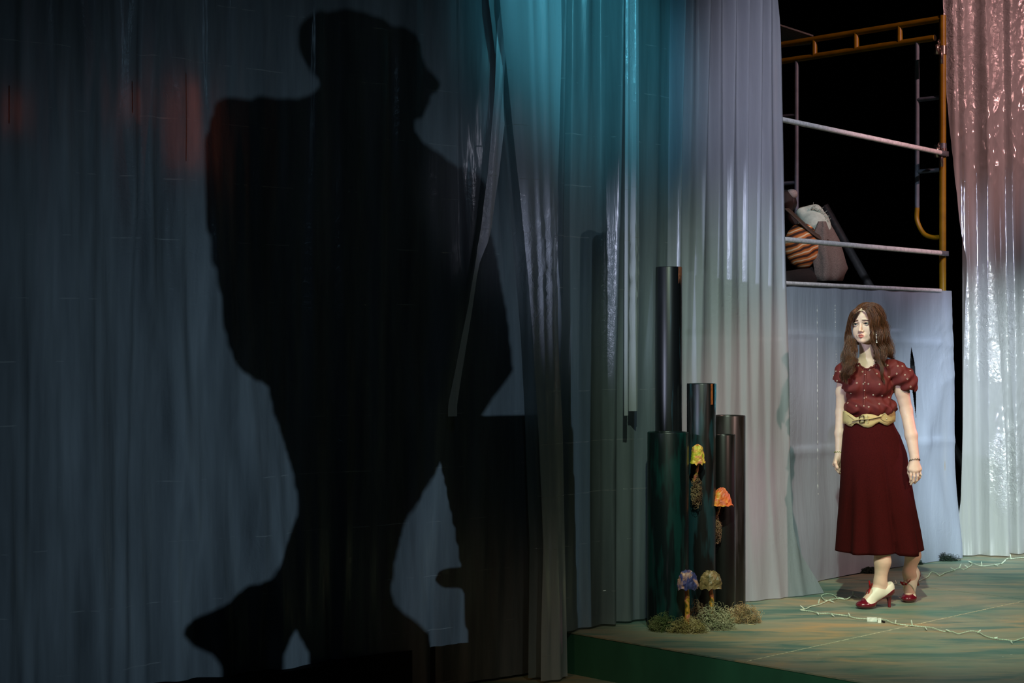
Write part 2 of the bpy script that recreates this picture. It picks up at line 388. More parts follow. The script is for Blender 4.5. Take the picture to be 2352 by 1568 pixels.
def crumple(px, py, amp):
    d = 0*px
    for a_, wl_, p_, k_ in CR:
        q_ = (px*math.cos(a_)+py*.6*math.sin(a_))*math.pi/wl_+p_+1.2*np.sin(py/37+p_+px/51); d = d+k_*(1-np.abs(np.sin(q_)))**2*wl_/30
    return d*amp
rightB1 = [(-200, 1264), (0, 1262), (300, 1255), (600, 1245), (800, 1250), (1000, 1262), (1553, 1272), (1800, 1274)]
M['pB1'] = plastic('milky_polythene_edge', (.74, .78, .82), diff=.5, transp=.10, gloss=.07, rough=.18, crease=.262, crinkle=.5, seed=4.4, cr_mask=[(.0, 2.0, .3, .5)])
tag(curtain('plastic_curtain', PB, DB, leftB, rightB1, 4.6, [(1200, -.2), (1400, -.2)], [(1150, 1225, 14, 30, .03, .02), (1215, 1245, 10, 12, .03, .02), (1185, 1236, 6, 14, .02, .01)], M['pB1'], 170, 260, .003, 12, d0=.10,
    xtra=lambda px, py: crumple(px, py, .0045)*math.exp(-((py-610)/120)**2)*(.3+.7*np.clip((px-1165)/40, 0, 1))), 'crinkled pale plastic strip whose slanting left edge overlaps the dark sheet', 'curtain')
tag(curtain('plastic_strip', PB, DB, [(-200, 1398), (0, 1396), (930, 1394)], [(-200, 1424), (0, 1422), (400, 1412), (930, 1404)], 4.6, [(1200, 1.10), (1500, 1.10)], [(1400, 1398, 5, 5, .02, .02)], M['pB1'], 24, 160, .001, 14, d0=.12), 'narrow pale plastic strip hanging in the teal curtain, ending above the floor', 'plastic strip')
tag(curtain('plastic_strip', PB, DB, [(-200, 1420), (0, 1420), (930, 1416)], [(-200, 1436), (0, 1438), (400, 1440), (960, 1436)], 4.6, [(1200, 1.12), (1500, 1.12)], [(1428, 1428, 5, 5, .02, .02)], M['pB1'], 24, 260, .001, 15, d0=.09,
    xtra=lambda px, py: crumple(px, py, .004)*math.exp(-((py-600)/160)**2)), 'second narrow strip, crinkled, hanging just right of the first in the teal curtain', 'plastic strip')
M['pS'] = plastic('lit_fold_strip', (.84, .82, .86), diff=.85, transp=.05, gloss=.04, rough=.25, crease=.262, crinkle=.5, seed=9.4, cr_mask=[(.0, .9, .4, .7)])  # extra strip; its pale tint stands for a fold catching light
tag(curtain('plastic_strip', PA, DA, [(-200, 1106), (0, 1106), (200, 1096), (400, 1080), (520, 1066), (700, 1038), (930, 992)], [(-200, 1140), (0, 1140), (200, 1130), (400, 1108), (520, 1088), (600, 1062), (700, 1048), (930, 1012)], 4.6, [(900, 1.12), (1200, 1.12)], [(1120, 1010, 9, 9, .03, .01)], M['pS'], 30, 300, .001, 16, d0=.14,
    xtra=lambda px, py: crumple(px, py, .004)*math.exp(-((py-570)/70)**2)), 'twisted lilac plastic fold hanging over the man\'s shadow, narrowing downwards', 'plastic strip')
# --- bright fanned curtain behind the tubes
foldsC = []
tops = [1530, 1556, 1590, 1615, 1648, 1672, 1700, 1735, 1765, 1790]; bots = [1508, 1560, 1600, 1612, 1660, 1700, 1745, 1770, 1800, 1835]
rr = np.random.default_rng(11)
for a, b in zip(tops, bots): foldsC.append((a, b+rr.uniform(-10, 10), rr.uniform(4, 10), rr.uniform(10, 24), rr.uniform(.05, .12), rr.uniform(.0, .016)))
def flare(px, py):
    a = np.clip((py-1050)/330, 0, 1)**1.6*np.clip((px-1700)/170, 0, 1)
    return a*.10
M['pC'] = plastic('milky_polythene_bright', (.70, .72, .84), diff=.52, transp=.06, gloss=.03, rough=.3, crease=0, crinkle=.3, seed=5.0,
                  cr_mask=[(.45, .35, .35, .35), (-.05, 1.75, .2, .3)])
Cc = curtain('plastic_curtain', PB, DB, [(-200, 1506), (0, 1512), (600, 1500), (1500, 1490)], [(-200, 1783), (0, 1787), (300, 1807), (650, 1820), (850, 1826), (1215, 1828), (1250, 1836), (1360, 1882), (1500, 1890)],
             4.6, [(1400, .004), (2400, .004)], foldsC, M['pC'], 300, 190, .004, 3, d0=-.06, xtra=flare)
tag(Cc, 'pale fanned plastic curtain right behind the black tubes, ending beside the scaffold', 'curtain')
# --- sheet stretched over the front of the scaffold's lower storey
PE = st(-.10, 2.29); DE = E2.copy()
def rails(px, py):
    d = 0*px
    yb = [np.interp(px, [1825, 2180], [a, b]) for a, b in ((768, 792), (1040, 1012))]
    for y0 in yb: d = d+.007*np.exp(-((py-y0)/10)**2)
    x0 = np.interp(py, [680, 1280], [2168, 2178]); d = d+.02*np.exp(-((px-x0)/10)**2)
    d = d+.02*np.exp(-(((px-2110)-(1000-py)*-.28)/16)**2)*(py > 760)
    d = d+.020*np.sin((px-1830)*.02+(py-700)*.013)*np.clip((py-900)/300, 0, 1)
    d = d+.022*np.exp(-((px-2168+(py-820)*.30)/20)**2)*np.clip((py-820)/60, 0, 1)*np.clip((1180-py)/200, 0, 1)
    d = d+crumple(px, py, .0035)*np.clip((px-2120)/30, 0, 1)*math.exp(-((py-800)/120)**2)
    return d
def slit(c):
    px = 1176+F*c[:, 0]/c[:, 1]; py = HZ+F*(CAMH-c[:, 2])/c[:, 1]
    w = np.interp(py, [795, 830, 870, 960], [0, 5, 6, 0], left=0, right=0); x0 = np.interp(py, [795, 960], [2093, 2104])
    rag = (py > 1262) & (py > 1287+10*np.sin(px*.31)*np.sin(px*.13)) & (px > 2100)
    return abs(px-x0) < w
oE = plane_pt(2000, HZ, PE, DE)
cenE = (st(-.08, 2.05)+st(-.08, 4.07))/2
M['pE'] = plastic('milky_polythene_scaffold', (.64, .71, .90), diff=.55, transp=.07, gloss=.06, rough=.22, crease=0, crinkle=.35, seed=8.0,
                  cr_mask=[(.50, 1.35, .22, .55), (-.75, 1.1, .2, .5), (.3, .2, .6, .25)], vlines=[])
Ec = curtain('plastic_sheet', PE, DE, [(-200, 1790), (1600, 1790)], [(-200, 2171), (640, 2171), (900, 2180), (1280, 2188), (1600, 2190)], 1.845, [(1500, .004), (2400, .004)], [], M['pE'], 560, 300, .003, 5, d0=.03, hole=slit, xtra=rails)
tag(Ec, 'pale plastic sheet stretched over the lower scaffold storey behind the woman', 'plastic sheet')
# glints of that sheet's vertical creases, built as pale broken threads
tp = mk('top_hem', *tube([plane_pt(1800, HZ, PE, DE, .035)*[1, 1, 0]+[0, 0, 1.845], plane_pt(2160, HZ, PE, DE, .035)*[1, 1, 0]+[0, 0, 1.845]], .012, 8), simple('hem_plastic', (225, 215, 222), .4), Ec)
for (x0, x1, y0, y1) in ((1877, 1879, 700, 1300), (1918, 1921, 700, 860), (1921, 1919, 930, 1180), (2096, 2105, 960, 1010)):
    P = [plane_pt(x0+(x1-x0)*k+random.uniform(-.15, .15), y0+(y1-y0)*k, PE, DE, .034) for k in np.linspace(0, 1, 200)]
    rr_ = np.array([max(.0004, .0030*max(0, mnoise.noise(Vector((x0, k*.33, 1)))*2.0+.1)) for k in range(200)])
    mk('crease_glint', *tube(P, rr_, 5), simple('glint_plastic', (235, 235, 240), .15), Ec)
# --- white curtain at the right edge
def crD(px, py):
    m_ = np.clip((470-py)/90, 0, 1)*(.35+.65*np.clip((px-2185)/30, 0, 1)) + .8*math.exp(-((py-940)/150)**2)*np.clip((px-2235)/50, 0, 1)
    return crumple(px, py, .0065)*m_
PD = st(.02, 4.35); DD = E2*1.0+E1*.55
foldsD = [(2200, 2230, 10, 14, .06, .05), (2243, 2262, 6, 22, .07, .08), (2243, 2300, 20, 8, .03, .08), (2307, 2330, 5, 16, .05, .07), (2180, 2215, 8, 8, .05, .02), (2340, 2400, 30, 30, .04, .05), (2285, 2290, 16, 16, .02, .05)]
M['pD'] = plastic('white_polythene_right', (.82, .85, .86), diff=.55, transp=.14, gloss=.20, rough=.14, crease=0, crinkle=1.3, seed=3.0,
                  cr_mask=[(-.18, 3.6, .5, .65), (.0, 1.6, .4, .45), (.15, .6, .3, .4)])
Dc = curtain('plastic_curtain', PD, DD, [(-200, 2150), (0, 2165), (180, 2170), (420, 2188), (600, 2212), (900, 2207), (1150, 2203), (1275, 2192), (1500, 2190)], [(-200, 2420), (1600, 2420)],
             4.6, [(2000, .01), (2600, .01)], foldsD, M['pD'], 260, 420, .006, 7, d0=.0, xtra=crD)
tag(Dc, 'crumpled white plastic curtain at the right edge, glossy pink at its top', 'curtain')
# second layer of the right-hand curtain and the rope prop hanging between the layers
M['pD2'] = plastic('white_polythene_rear', (.80, .78, .78), diff=.6, transp=.0, gloss=.05, rough=.3, crease=0, crinkle=0, seed=6.0)
D2 = curtain('plastic_curtain', PD-np.array([-.06, .09, 0])*0+np.array([.05, .16, 0]), DD, [(-200, 2205), (1500, 2215)], [(-200, 2420), (1600, 2420)], 4.6, [(2000, .01), (2600, .01)], [(2260, 2270, 20, 30, .02, .02)], M['pD2'], 60, 60, .004, 8)
tag(D2, 'second plastic layer hanging behind the crumpled white curtain at right edge', 'curtain')
M['rope'] = simple('brown_rope', (120, 84, 52), .8, nscale=80, bump=.4)
M['propwood'] = simple('brown_prop_wood', (110, 76, 50), .6, nscale=20)
hy = plane_pt(2258, HZ, PD, DD)[1]+.05
hook = empty('hanging_pulley', at(2256, 600, hy), 'brown rope pulley hanging between the plastic layers at right', 'pulley')
mb = MB(); mb.add(*box(at(2260, 366, hy), .075, .03, .11)); mb.add(*box(at(2260, 366, hy), .05, .05, .14)); mb.build('block', M['propwood'], hook)
mk('rope', *tube(crom([at(2250, -200, hy), at(2252, 150, hy), at(2254, 345, hy)], 6), .008, 6), M['rope'], hook)
mb = MB(); mb.add(*tube(crom([at(2256, 388, hy), at(2246, 415, hy), at(2230, 440, hy), at(2240, 462, hy), at(2258, 455, hy), at(2254, 425, hy), at(2246, 440, hy), at(2250, 470, hy), at(2254, 510, hy)], 6), .012, 7))
mb.build('rope_loop', M['rope'], hook)
P = [at(2252, 505, hy), at(2253, 520, hy), at(2253, 545, hy), at(2254, 575, hy), at(2253, 584, hy)]
mk('weight', *tube(crom(P, 5), np.interp(np.linspace(0, 4, 21), [0, 1, 2, 3, 4], [.012, .024, .034, .026, .006]), 10, ry=.5), M['propwood'], hook)
mk('ring', *ring(at(2252, 592, hy), .014, .004, (0, 1, 0)), M['rope'], hook)

# ------------------------------------------------------------------ scaffold
T0, T1, W0 = .892, 3.942, 1.42
up = np.array([0, 0, 1.0])
sc = empty('scaffold', st(-.10-W0/2, (T0+T1)/2), 'yellow tube scaffold tower with white guard rails behind the bright curtain', 'scaffold')
def leg(s, t, z0, z1, mat='yellow'): return mk('post', *tube([st(s, t, z0), st(s, t, z1)], .0235, 14), M[mat], sc)
for s in (-.10, -.10-W0):
    for t in (T0, T1): leg(s, t, .002, 1.82); leg(s, t, 1.845, 3.74)
for s in (-.10,): mk('coupling', *tube([st(s, T1, 1.70), st(s, T1, 1.845)], .027, 12), M['steel'], sc)
for t in (T0, T1):
    mk('top_bar', *tube([st(-.10, t, 3.72), st(-.10-W0, t, 3.72)], .022, 10), M['yellow'], sc)
    mk('lower_bar', *tube([st(-.10-.06, t, 3.595), st(-.10-W0+.02, t, 3.595)], .022, 10), M['yellow'], sc)
    for s in (-.44, -.80, -1.16): mk('strut', *tube([st(s, t, 3.60), st(s, t, 3.715)], .021, 8), M['yellow'], sc)
    for a, sg in ((-.10, -1), (-.10-W0, 1)):      # bent ladder tube beside each post
        x = a+sg*.20
        mk('ladder_tube', *tube([st(x, t, 3.58), st(x, t, 2.42)], .0165, 9), M['greytube'], sc)
        P = crom([st(x, t, 2.43), st(x, t, 2.34), st(x-sg*.05, t, 2.25), st(x-sg*.12, t, 2.218), st(a, t, 2.215)], 6)
        mk('bent_end', *tube(P, .0168, 9), M['yellow'], sc)
        for z in (3.18, 2.68): mk('rung', *tube([st(x, t, z), st(a, t, z)], .0155, 8), M['greytube'], sc)
for z0, z1 in ((2.865, 2.785), (2.115, 2.10)):
    mk('guard_rail', *tube([st(-.06, T0-.1, z0), st(-.06, T1-.10, z1)], .0165, 10), M['whitetube'], sc)
    a = st(-.062, T1-.05, z1); mk('flattened_end', *box(a, .12, .008, .034, E2, E1), M['steel'], sc)
def clamp(z):
    mb = MB(); c = st(-.10, T1, z)
    mb.add(*tube([c-up*.03, c+up*.03], .030, 12)); mb.add(*tube([c-E2*.075+up*.01, c-E2*.03+up*.01], .012, 8))
    mb.add(*box(c-E2*.075+up*.005, .030, .03, .085, E2, E1)); mb.add(*box(c-E2*.047-up*.04+E1*.02, .022, .014, .12, E2, E1)); mb.add(*ring(c-E2*.08+up*.045+E1*.02, .014, .004, E1, 10, 4))
    return mb.build('clamp', M['chrome'], sc)
clamp(2.795); clamp(3.50)
mk('collar', *tube([st(-.10, T1, 2.80), st(-.10, T1, 2.86)], .027, 12), M['steel'], sc)
# inner braces showing as pale bars through the sheet, and the deck planks
for i in range(4):
    s = -.16-i*.33
    b = mk('deck_plank', *box(st(s-.15, (T0+T1)/2, 1.815), T1-T0+.1, .31, .045, E2, E1), M['wood'], sc, smooth=False)
for z in (1.50, .84): mk('inner_rail', *tube([st(-.10, T0, z), st(-.10, T1-.05, z)], .017, 8), M['whitetube'], sc)
# grey sheet lying over the far end of the top bars
sh = MB(); c = [at(1770, 52, 12.2), at(1868, 84, 12.0), at(1862, 102, 12.4), at(1770, 112, 12.9)]
sh.add(c+[q+np.array([0, 0, .012]) for q in c], [(3, 2, 1, 0), (4, 5, 6, 7), (0, 1, 5, 4), (1, 2, 6, 5), (2, 3, 7, 6), (3, 0, 4, 7)])
tag(sh.build('cover_sheet', M['whitesheet'], smooth=False), 'dim grey sheet corner lying across the top scaffold bars', 'sheet')
pl = MB(); pl.add(*tube([at(1893, 472, 12.6), at(2000, 662, 12.6), at(2296, 1229, 12.6)], .033, 10)); tag(pl.build('leaning_pole', M['pole']), 'long dark grey pole slanting down behind the scaffold', 'pole')

# ------------------------------------------------------------------ implicit surfaces (numpy field -> surface nets)
class Field:
    def __init__(s, lo, hi, h):
        s.lo = np.asarray(lo, float); s.h = h; n = np.ceil((np.asarray(hi)-s.lo)/h).astype(int)+1; s.n = n
        s.d = np.full(n, 1.0, np.float32)
        s.ax = [(s.lo[i]+h*np.arange(n[i])).astype(np.float32) for i in range(3)]
    def sl(s, lo, hi):
        a = [max(0, int((lo[i]-s.lo[i])/s.h)-1) for i in range(3)]; b = [min(s.n[i], int((hi[i]-s.lo[i])/s.h)+3) for i in range(3)]
        if any(a[i] >= b[i] for i in range(3)): return None
        return tuple(slice(a[i], b[i]) for i in range(3))
    def put(s, fn, lo, hi, k=.01, sub=False):
        q = s.sl(np.asarray(lo)-max(k, .012)*1.6, np.asarray(hi)+max(k, .012)*1.6)
        if q is None: return
        X, Y, Z = np.meshgrid(s.ax[0][q[0]], s.ax[1][q[1]], s.ax[2][q[2]], indexing='ij')
        f = fn(X, Y, Z); d = s.d[q]
        if sub: f = -f; h = np.clip(.5-.5*(f-d)/-k*-1, 0, 1) if False else np.clip(.5+.5*(f-d)/k, 0, 1); s.d[q] = d*(1-h)+f*h+k*h*(1-h)
        else: h = np.clip(.5+.5*(f-d)/k, 0, 1); s.d[q] = f*(1-h)+d*h-k*h*(1-h)
    def cap(s, a, b, ra, rb=None, k=.01, sub=False):
        a = np.asarray(a, float); b = np.asarray(b, float); rb = ra if rb is None else rb; ba = b-a; L = max(1e-9, ba@ba)
        def fn(X, Y, Z):
            t = np.clip(((X-a[0])*ba[0]+(Y-a[1])*ba[1]+(Z-a[2])*ba[2])/L, 0, 1)
            return np.sqrt((X-a[0]-t*ba[0])**2+(Y-a[1]-t*ba[1])**2+(Z-a[2]-t*ba[2])**2)-(ra+(rb-ra)*t)
        r = max(ra, rb); s.put(fn, np.minimum(a, b)-r, np.maximum(a, b)+r, k, sub)
    def chain(s, P, R, k=.01, sub=False):
        for i in range(len(P)-1): s.cap(P[i], P[i+1], R[i], R[i+1], k, sub)
    def ell(s, c, r, k=.01, sub=False, R=None):
        c = np.asarray(c, float); r = np.asarray(r, float)
        def fn(X, Y, Z):
            p = [X-c[0], Y-c[1], Z-c[2]]
            if R is not None: p = [p[0]*R[0, i]+p[1]*R[1, i]+p[2]*R[2, i] for i in range(3)]
            k0 = np.sqrt((p[0]/r[0])**2+(p[1]/r[1])**2+(p[2]/r[2])**2); k1 = np.sqrt((p[0]/r[0]**2)**2+(p[1]/r[1]**2)**2+(p[2]/r[2]**2)**2)+1e-9
            return k0*(k0-1)/k1
        m = max(r) if R is not None else r; s.put(fn, c-m, c+m, k, sub)
    def mesh(s, jit=None):
        d = s.d; ins = d < 0
        c = sum(ins[i:i+d.shape[0]-1, j:j+d.shape[1]-1, k:k+d.shape[2]-1].astype(np.int8) for i in (0, 1) for j in (0, 1) for k in (0, 1))
        cell = np.argwhere((c > 0) & (c < 8)); idm = -np.ones(c.shape, np.int64); idm[tuple(cell.T)] = np.arange(len(cell))
        acc = np.zeros((len(cell), 3)); cnt = np.zeros(len(cell)); offs = np.array([(i, j, k) for i in (0, 1) for j in (0, 1) for k in (0, 1)])
        val = [d[tuple((cell+o).T)] for o in offs]
        for a in range(8):
            for b in range(a+1, 8):
                if np.abs(offs[a]-offs[b]).sum() != 1: continue
                m = (val[a] < 0) != (val[b] < 0); t = val[a][m]/(val[a][m]-val[b][m])
                acc[m] += offs[a]+(offs[b]-offs[a])*t[:, None]; cnt[m] += 1
        V = s.lo+(cell+acc/cnt[:, None])*s.h; Q = []
        for ax in range(3):
            sl0 = [slice(None)]*3; sl1 = [slice(None)]*3; sl0[ax] = slice(0, -1); sl1[ax] = slice(1, None)
            A_, B_ = ins[tuple(sl0)], ins[tuple(sl1)]; e = np.argwhere(A_ != B_); u, v = [(1, 2), (2, 0), (0, 1)][ax]
            e = e[(e[:, u] > 0) & (e[:, v] > 0) & (e[:, u] < d.shape[u]-1) & (e[:, v] < d.shape[v]-1)]
            fl = A_[tuple(e.T)]
            def g(du, dv): o = e.copy(); o[:, u] -= du; o[:, v] -= dv; return idm[tuple(o.T)]
            q = np.stack([g(1, 1), g(0, 1), g(0, 0), g(1, 0)], 1); q[~fl] = q[~fl][:, ::-1]; Q.append(q)
        Q = np.concatenate(Q); Q = Q[(Q >= 0).all(1)]
        return V, Q
    def build(s, name, mat, parent=None, origin=None): V, Q = s.mesh(); return mk(name, V, Q, mat, parent, True, origin)

# ------------------------------------------------------------------ the man behind the dark sheet (seen as a shadow)
DAn = DA/np.linalg.norm(DA); NA = np.array([-DAn[1], DAn[0], 0])
Ln = np.array(BACK)
def fig2d(px, py, k=.5):
    C = plane_pt(px, py, PA, DA); P = Ln+(C-Ln)*k
    return (P-PA)@DAn, P[2]
def poly_sdf(X, Z, pts):
    pts = np.array(pts); n = len(pts); d = np.full(X.shape, 1e9); s = np.ones(X.shape)
    for i in range(n):
        a = pts[i]; b = pts[i-1]; e = b-a; wx, wz = X-a[0], Z-a[1]; t = np.clip((wx*e[0]+wz*e[1])/(e@e+1e-12), 0, 1)
        d = np.minimum(d, (wx-e[0]*t)**2+(wz-e[1]*t)**2)
        c1 = Z >= a[1]; c2 = Z < b[1]; c3 = e[0]*wz > e[1]*wx
        s[(c1 & c2 & c3) | (~c1 & ~c2 & ~c3)] *= -1
    return s*np.sqrt(d)
def puffed(name, pix, mat, parent, T, R, off=0.0, h=.012, k=.5):
    pts = [fig2d(x, y, k) for x, y in pix]; P = np.array(pts); base = (Ln+(PA-Ln)*k)
    kk = ((Ln-PA)@NA)*(1-k)
    Fd = Field((P[:, 0].min()-.03, -T-.02, P[:, 1].min()-.03), (P[:, 0].max()+.03, T+.02, P[:, 1].max()+.03), h)
    X, Y, Z = np.meshgrid(*Fd.ax, indexing='ij'); g = -poly_sdf(X[:, 0, :].astype(float), Z[:, 0, :].astype(float), pts)
    q = np.clip(g/R, 0, 1); Th = T*np.sqrt(np.clip(1-(1-q)**2, 0, 1)); Th = np.where(g < 0, g, Th)
    Fd.d = (np.abs(Y)-Th[:, None, :]).astype(np.float32)
    V, Q = Fd.mesh()
    Wd = PA+V[:, :1]*DAn+kk*NA; Wd[:, 2] = V[:, 2]; Dl = (Ln-PA)@NA-kk
    Wd = Ln+(Wd-Ln)*(1-V[:, 1:2]/Dl); Wd[:, 2] = np.maximum(Wd[:, 2], 0.001)
    Q = Q[:, ::-1]
    return mk(name, Wd, Q, mat, parent)
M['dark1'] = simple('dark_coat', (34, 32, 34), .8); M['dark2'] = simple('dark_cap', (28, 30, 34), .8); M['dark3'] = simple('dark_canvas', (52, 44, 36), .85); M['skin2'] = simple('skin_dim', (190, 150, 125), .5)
fx, fz = fig2d(760, 1500); kk = ((Ln-PA)@NA)*.5
man = empty('person', PA+DAn*fx+NA*kk, 'man in flat cap carrying a square pack, seen only as a huge shadow', 'person')
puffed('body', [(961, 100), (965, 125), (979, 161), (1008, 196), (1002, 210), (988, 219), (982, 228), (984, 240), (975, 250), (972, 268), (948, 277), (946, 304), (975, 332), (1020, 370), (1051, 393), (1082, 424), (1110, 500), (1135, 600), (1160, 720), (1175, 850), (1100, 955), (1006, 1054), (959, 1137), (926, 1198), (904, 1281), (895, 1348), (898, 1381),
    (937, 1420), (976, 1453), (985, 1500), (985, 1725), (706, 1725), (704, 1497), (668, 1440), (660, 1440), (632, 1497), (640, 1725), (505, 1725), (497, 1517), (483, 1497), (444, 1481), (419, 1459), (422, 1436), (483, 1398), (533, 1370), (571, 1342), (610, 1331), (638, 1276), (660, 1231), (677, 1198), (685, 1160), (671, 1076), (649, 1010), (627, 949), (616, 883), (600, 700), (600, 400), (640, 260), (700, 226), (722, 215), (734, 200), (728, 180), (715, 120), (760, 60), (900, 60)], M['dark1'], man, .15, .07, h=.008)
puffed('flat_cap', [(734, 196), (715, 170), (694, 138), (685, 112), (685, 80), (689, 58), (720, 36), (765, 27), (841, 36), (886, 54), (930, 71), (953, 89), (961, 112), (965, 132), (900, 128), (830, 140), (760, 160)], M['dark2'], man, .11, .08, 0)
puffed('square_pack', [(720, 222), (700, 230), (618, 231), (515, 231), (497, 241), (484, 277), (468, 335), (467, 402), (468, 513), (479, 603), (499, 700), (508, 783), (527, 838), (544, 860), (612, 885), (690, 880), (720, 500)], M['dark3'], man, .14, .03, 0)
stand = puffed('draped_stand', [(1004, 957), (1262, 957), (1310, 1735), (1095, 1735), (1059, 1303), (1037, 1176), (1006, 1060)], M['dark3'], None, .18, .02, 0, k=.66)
tag(stand, 'dark draped stand behind the sheet, shadowed at the right of the man', 'stand')
puffed('handle', [(1075, 1300), (1030, 1304), (1005, 1312), (995, 1328), (1009, 1346), (1075, 1352)], M['dark1'], stand, .05, .03, 0, k=.66)
# added glowing rods that imitate the orange streaks on the dark sheet
for px, py, ln, rr0, e in ((415, 290, 190, .0025, 5), (296, 245, 70, .0025, 3), (20, 260, 80, .0025, 2.2)):
    t = NT('orange_glow'); em = t.n('ShaderNodeEmission', i_Color=(1, .16, .05, 1), i_Strength=e); t.link(em.outputs[0], t.out.inputs[0])
    c = plane_pt(px, py, PA, DA, -.014); L_ = ln/F*c[1]
    lm = empty('glow_tube', c-up*L_/2, {415: 'added glowing tube making the brightest orange streak on the dark sheet', 296: 'added glowing tube making a faint short orange streak on the dark sheet', 20: 'added glowing tube making a dim brown streak at the left edge of the dark sheet'}[px], 'glow tube', 'added glow tubes behind the dark sheet')
    mk('glow_rod', *tube(crom([c+up*L_*k for k in (-.5, -.2, .2, .5)], 4), rr0, 8), t.m, lm)
    mk('end_cap', *tube([c-up*L_*.53, c-up*L_*.5], rr0, 8), M['black'], lm)

# ------------------------------------------------------------------ painted cardboard tubes
def tube_mat(name, cols, seed, rough=.32):
    t = NT(name); v = t.mapping((1, 1, .05), (seed, seed*2, 0)); a = t.noise(v, 26, 4, .6); b = t.noise(t.mapping((1, 1, .16), (seed*3, 1, 0)), 14, 3, .55)
    k0, k1, k2 = [tuple(x*.75 for x in s2l(c)[:3])+(1,) for c in cols]
    col = t.mix(t.ramp(b, [(.50, (0, 0, 0)), (.58, (1, 1, 1))]), k0, k1); col = t.mix(t.ramp(a, [(.60, (0, 0, 0)), (.70, (1, 1, 1))]), col, k2)
    t.pbsdf(col, rough, t.bump(a, .25, .003), spec=.5); return t.m
tubes = [('standing_tube', 1534, 8.49, .108, 1.013, ((14, 26, 28), (16, 56, 54), (54, 50, 58)), 'thick low tube at the front left, streaked dark teal and grey', 3),
         ('standing_tube', 1536, 8.68, .070, 1.880, ((16, 18, 22), (24, 26, 30), (52, 92, 112)), 'tallest standing tube, nearly black with a blue streak', 9),
         ('standing_tube', 1611, 8.66, .0765, 1.262, ((18, 20, 20), (28, 56, 62), (66, 64, 68)), 'second tallest tube, teal and orange dabs at its top rim', 5),
         ('standing_tube', 1661, 8.78, .066, .985, ((14, 14, 13), (18, 20, 18), (28, 40, 38)), 'slim black tube with a teal highlight, right of the mushrooms', 13),
         ('standing_tube', 1672, 8.97, .095, 1.080, ((30, 26, 24), (46, 40, 42), (76, 68, 74)), 'brownish grey tube at the rear right of the tube group', 21)]
for nm, px, Y, r, h, cols, lab, sd in tubes:
    c = at(px, HZ, Y)*[1, 1, 0]; root = empty(nm, c, lab, 'tube', 'painted standing tubes')
    m = tube_mat('tube_paint', cols, sd); n = 40; V = []; Fc = []
    for (rad, z) in ((r, .001), (r, h-.004), (r-.002, h), (r-.009, h), (r-.011, h-.004), (r-.011, .02)):
        for k in range(n): a = 2*math.pi*k/n; w = 1+.012*math.sin(3*a+sd)+.008*math.sin(2*a+z*5); V.append(c+[rad*w*math.cos(a), rad*w*math.sin(a), z])
    for i in range(5): Fc += [(i*n+k, i*n+(k+1) % n, (i+1)*n+(k+1) % n, (i+1)*n+k) for k in range(n)]
    mk('tube_wall', V, Fc, m, root)
    if sd in (5, 9):   # paint dabs near the rim
        dm = simple('rim_dab', (60, 150, 190) if sd == 5 else (150, 90, 70), .4, nscale=60, namp=.5); V = []; Fc = []; a0, a1, zz = (-.62, .05, .16) if sd == 5 else (-.9, -.35, .10)
        for j in range(7):
            for k in range(9):
                a = a0+(a1-a0)*k/8; e = .03*math.sin(k*2.1)*(j/6); V.append(c+[(r+.0015)*math.cos(a)*1.012, (r+.0015)*math.sin(a)*1.012, h-.001-zz*(j/6)*(.7+.3*math.sin(k*1.7))+e*.3])
        Fc = [(j*9+k, j*9+k+1, (j+1)*9+k+1, (j+1)*9+k) for j in range(6) for k in range(8)]; mk('paint_dab', V, Fc, dm, root)
        if sd == 5:
            dm = simple('orange_dab', (150, 78, 40), .4, nscale=60, namp=.4); V = []
            for j in range(7):
                for k in range(4): a = -1.02+.2*k/3; V.append(c+[(r+.002)*math.cos(a)*1.012, (r+.002)*math.sin(a)*1.012, h-.001-.11*j/6])
            mk('paint_dab', V, [(j*4+k, j*4+k+1, (j+1)*4+k+1, (j+1)*4+k) for j in range(6) for k in range(3)], dm, root)
# tube standing behind the middle curtain (blurred through it)
bt = plane_pt(1318, HZ, PB, DB, -.20)*[1, 1, 0]
root = empty('standing_tube', bt, 'wide grey tube blurred behind the teal plastic curtain', 'tube', 'painted standing tubes')
zt = CAMH+(HZ-592)/F*bt[1]
V = []; n = 32
for (rad, z) in ((.145, .001), (.145, zt), (.132, zt), (.12, .02)):
    for k in range(n): a = 2*math.pi*k/n; V.append(bt+[rad*math.cos(a), rad*math.sin(a), z])
mk('tube_wall', V, [(i*n+k, i*n+(k+1) % n, (i+1)*n+(k+1) % n, (i+1)*n+k) for i in range(3) for k in range(n)], tube_mat('tube_paint', ((30, 28, 30), (52, 46, 46), (80, 78, 84)), 2), root)

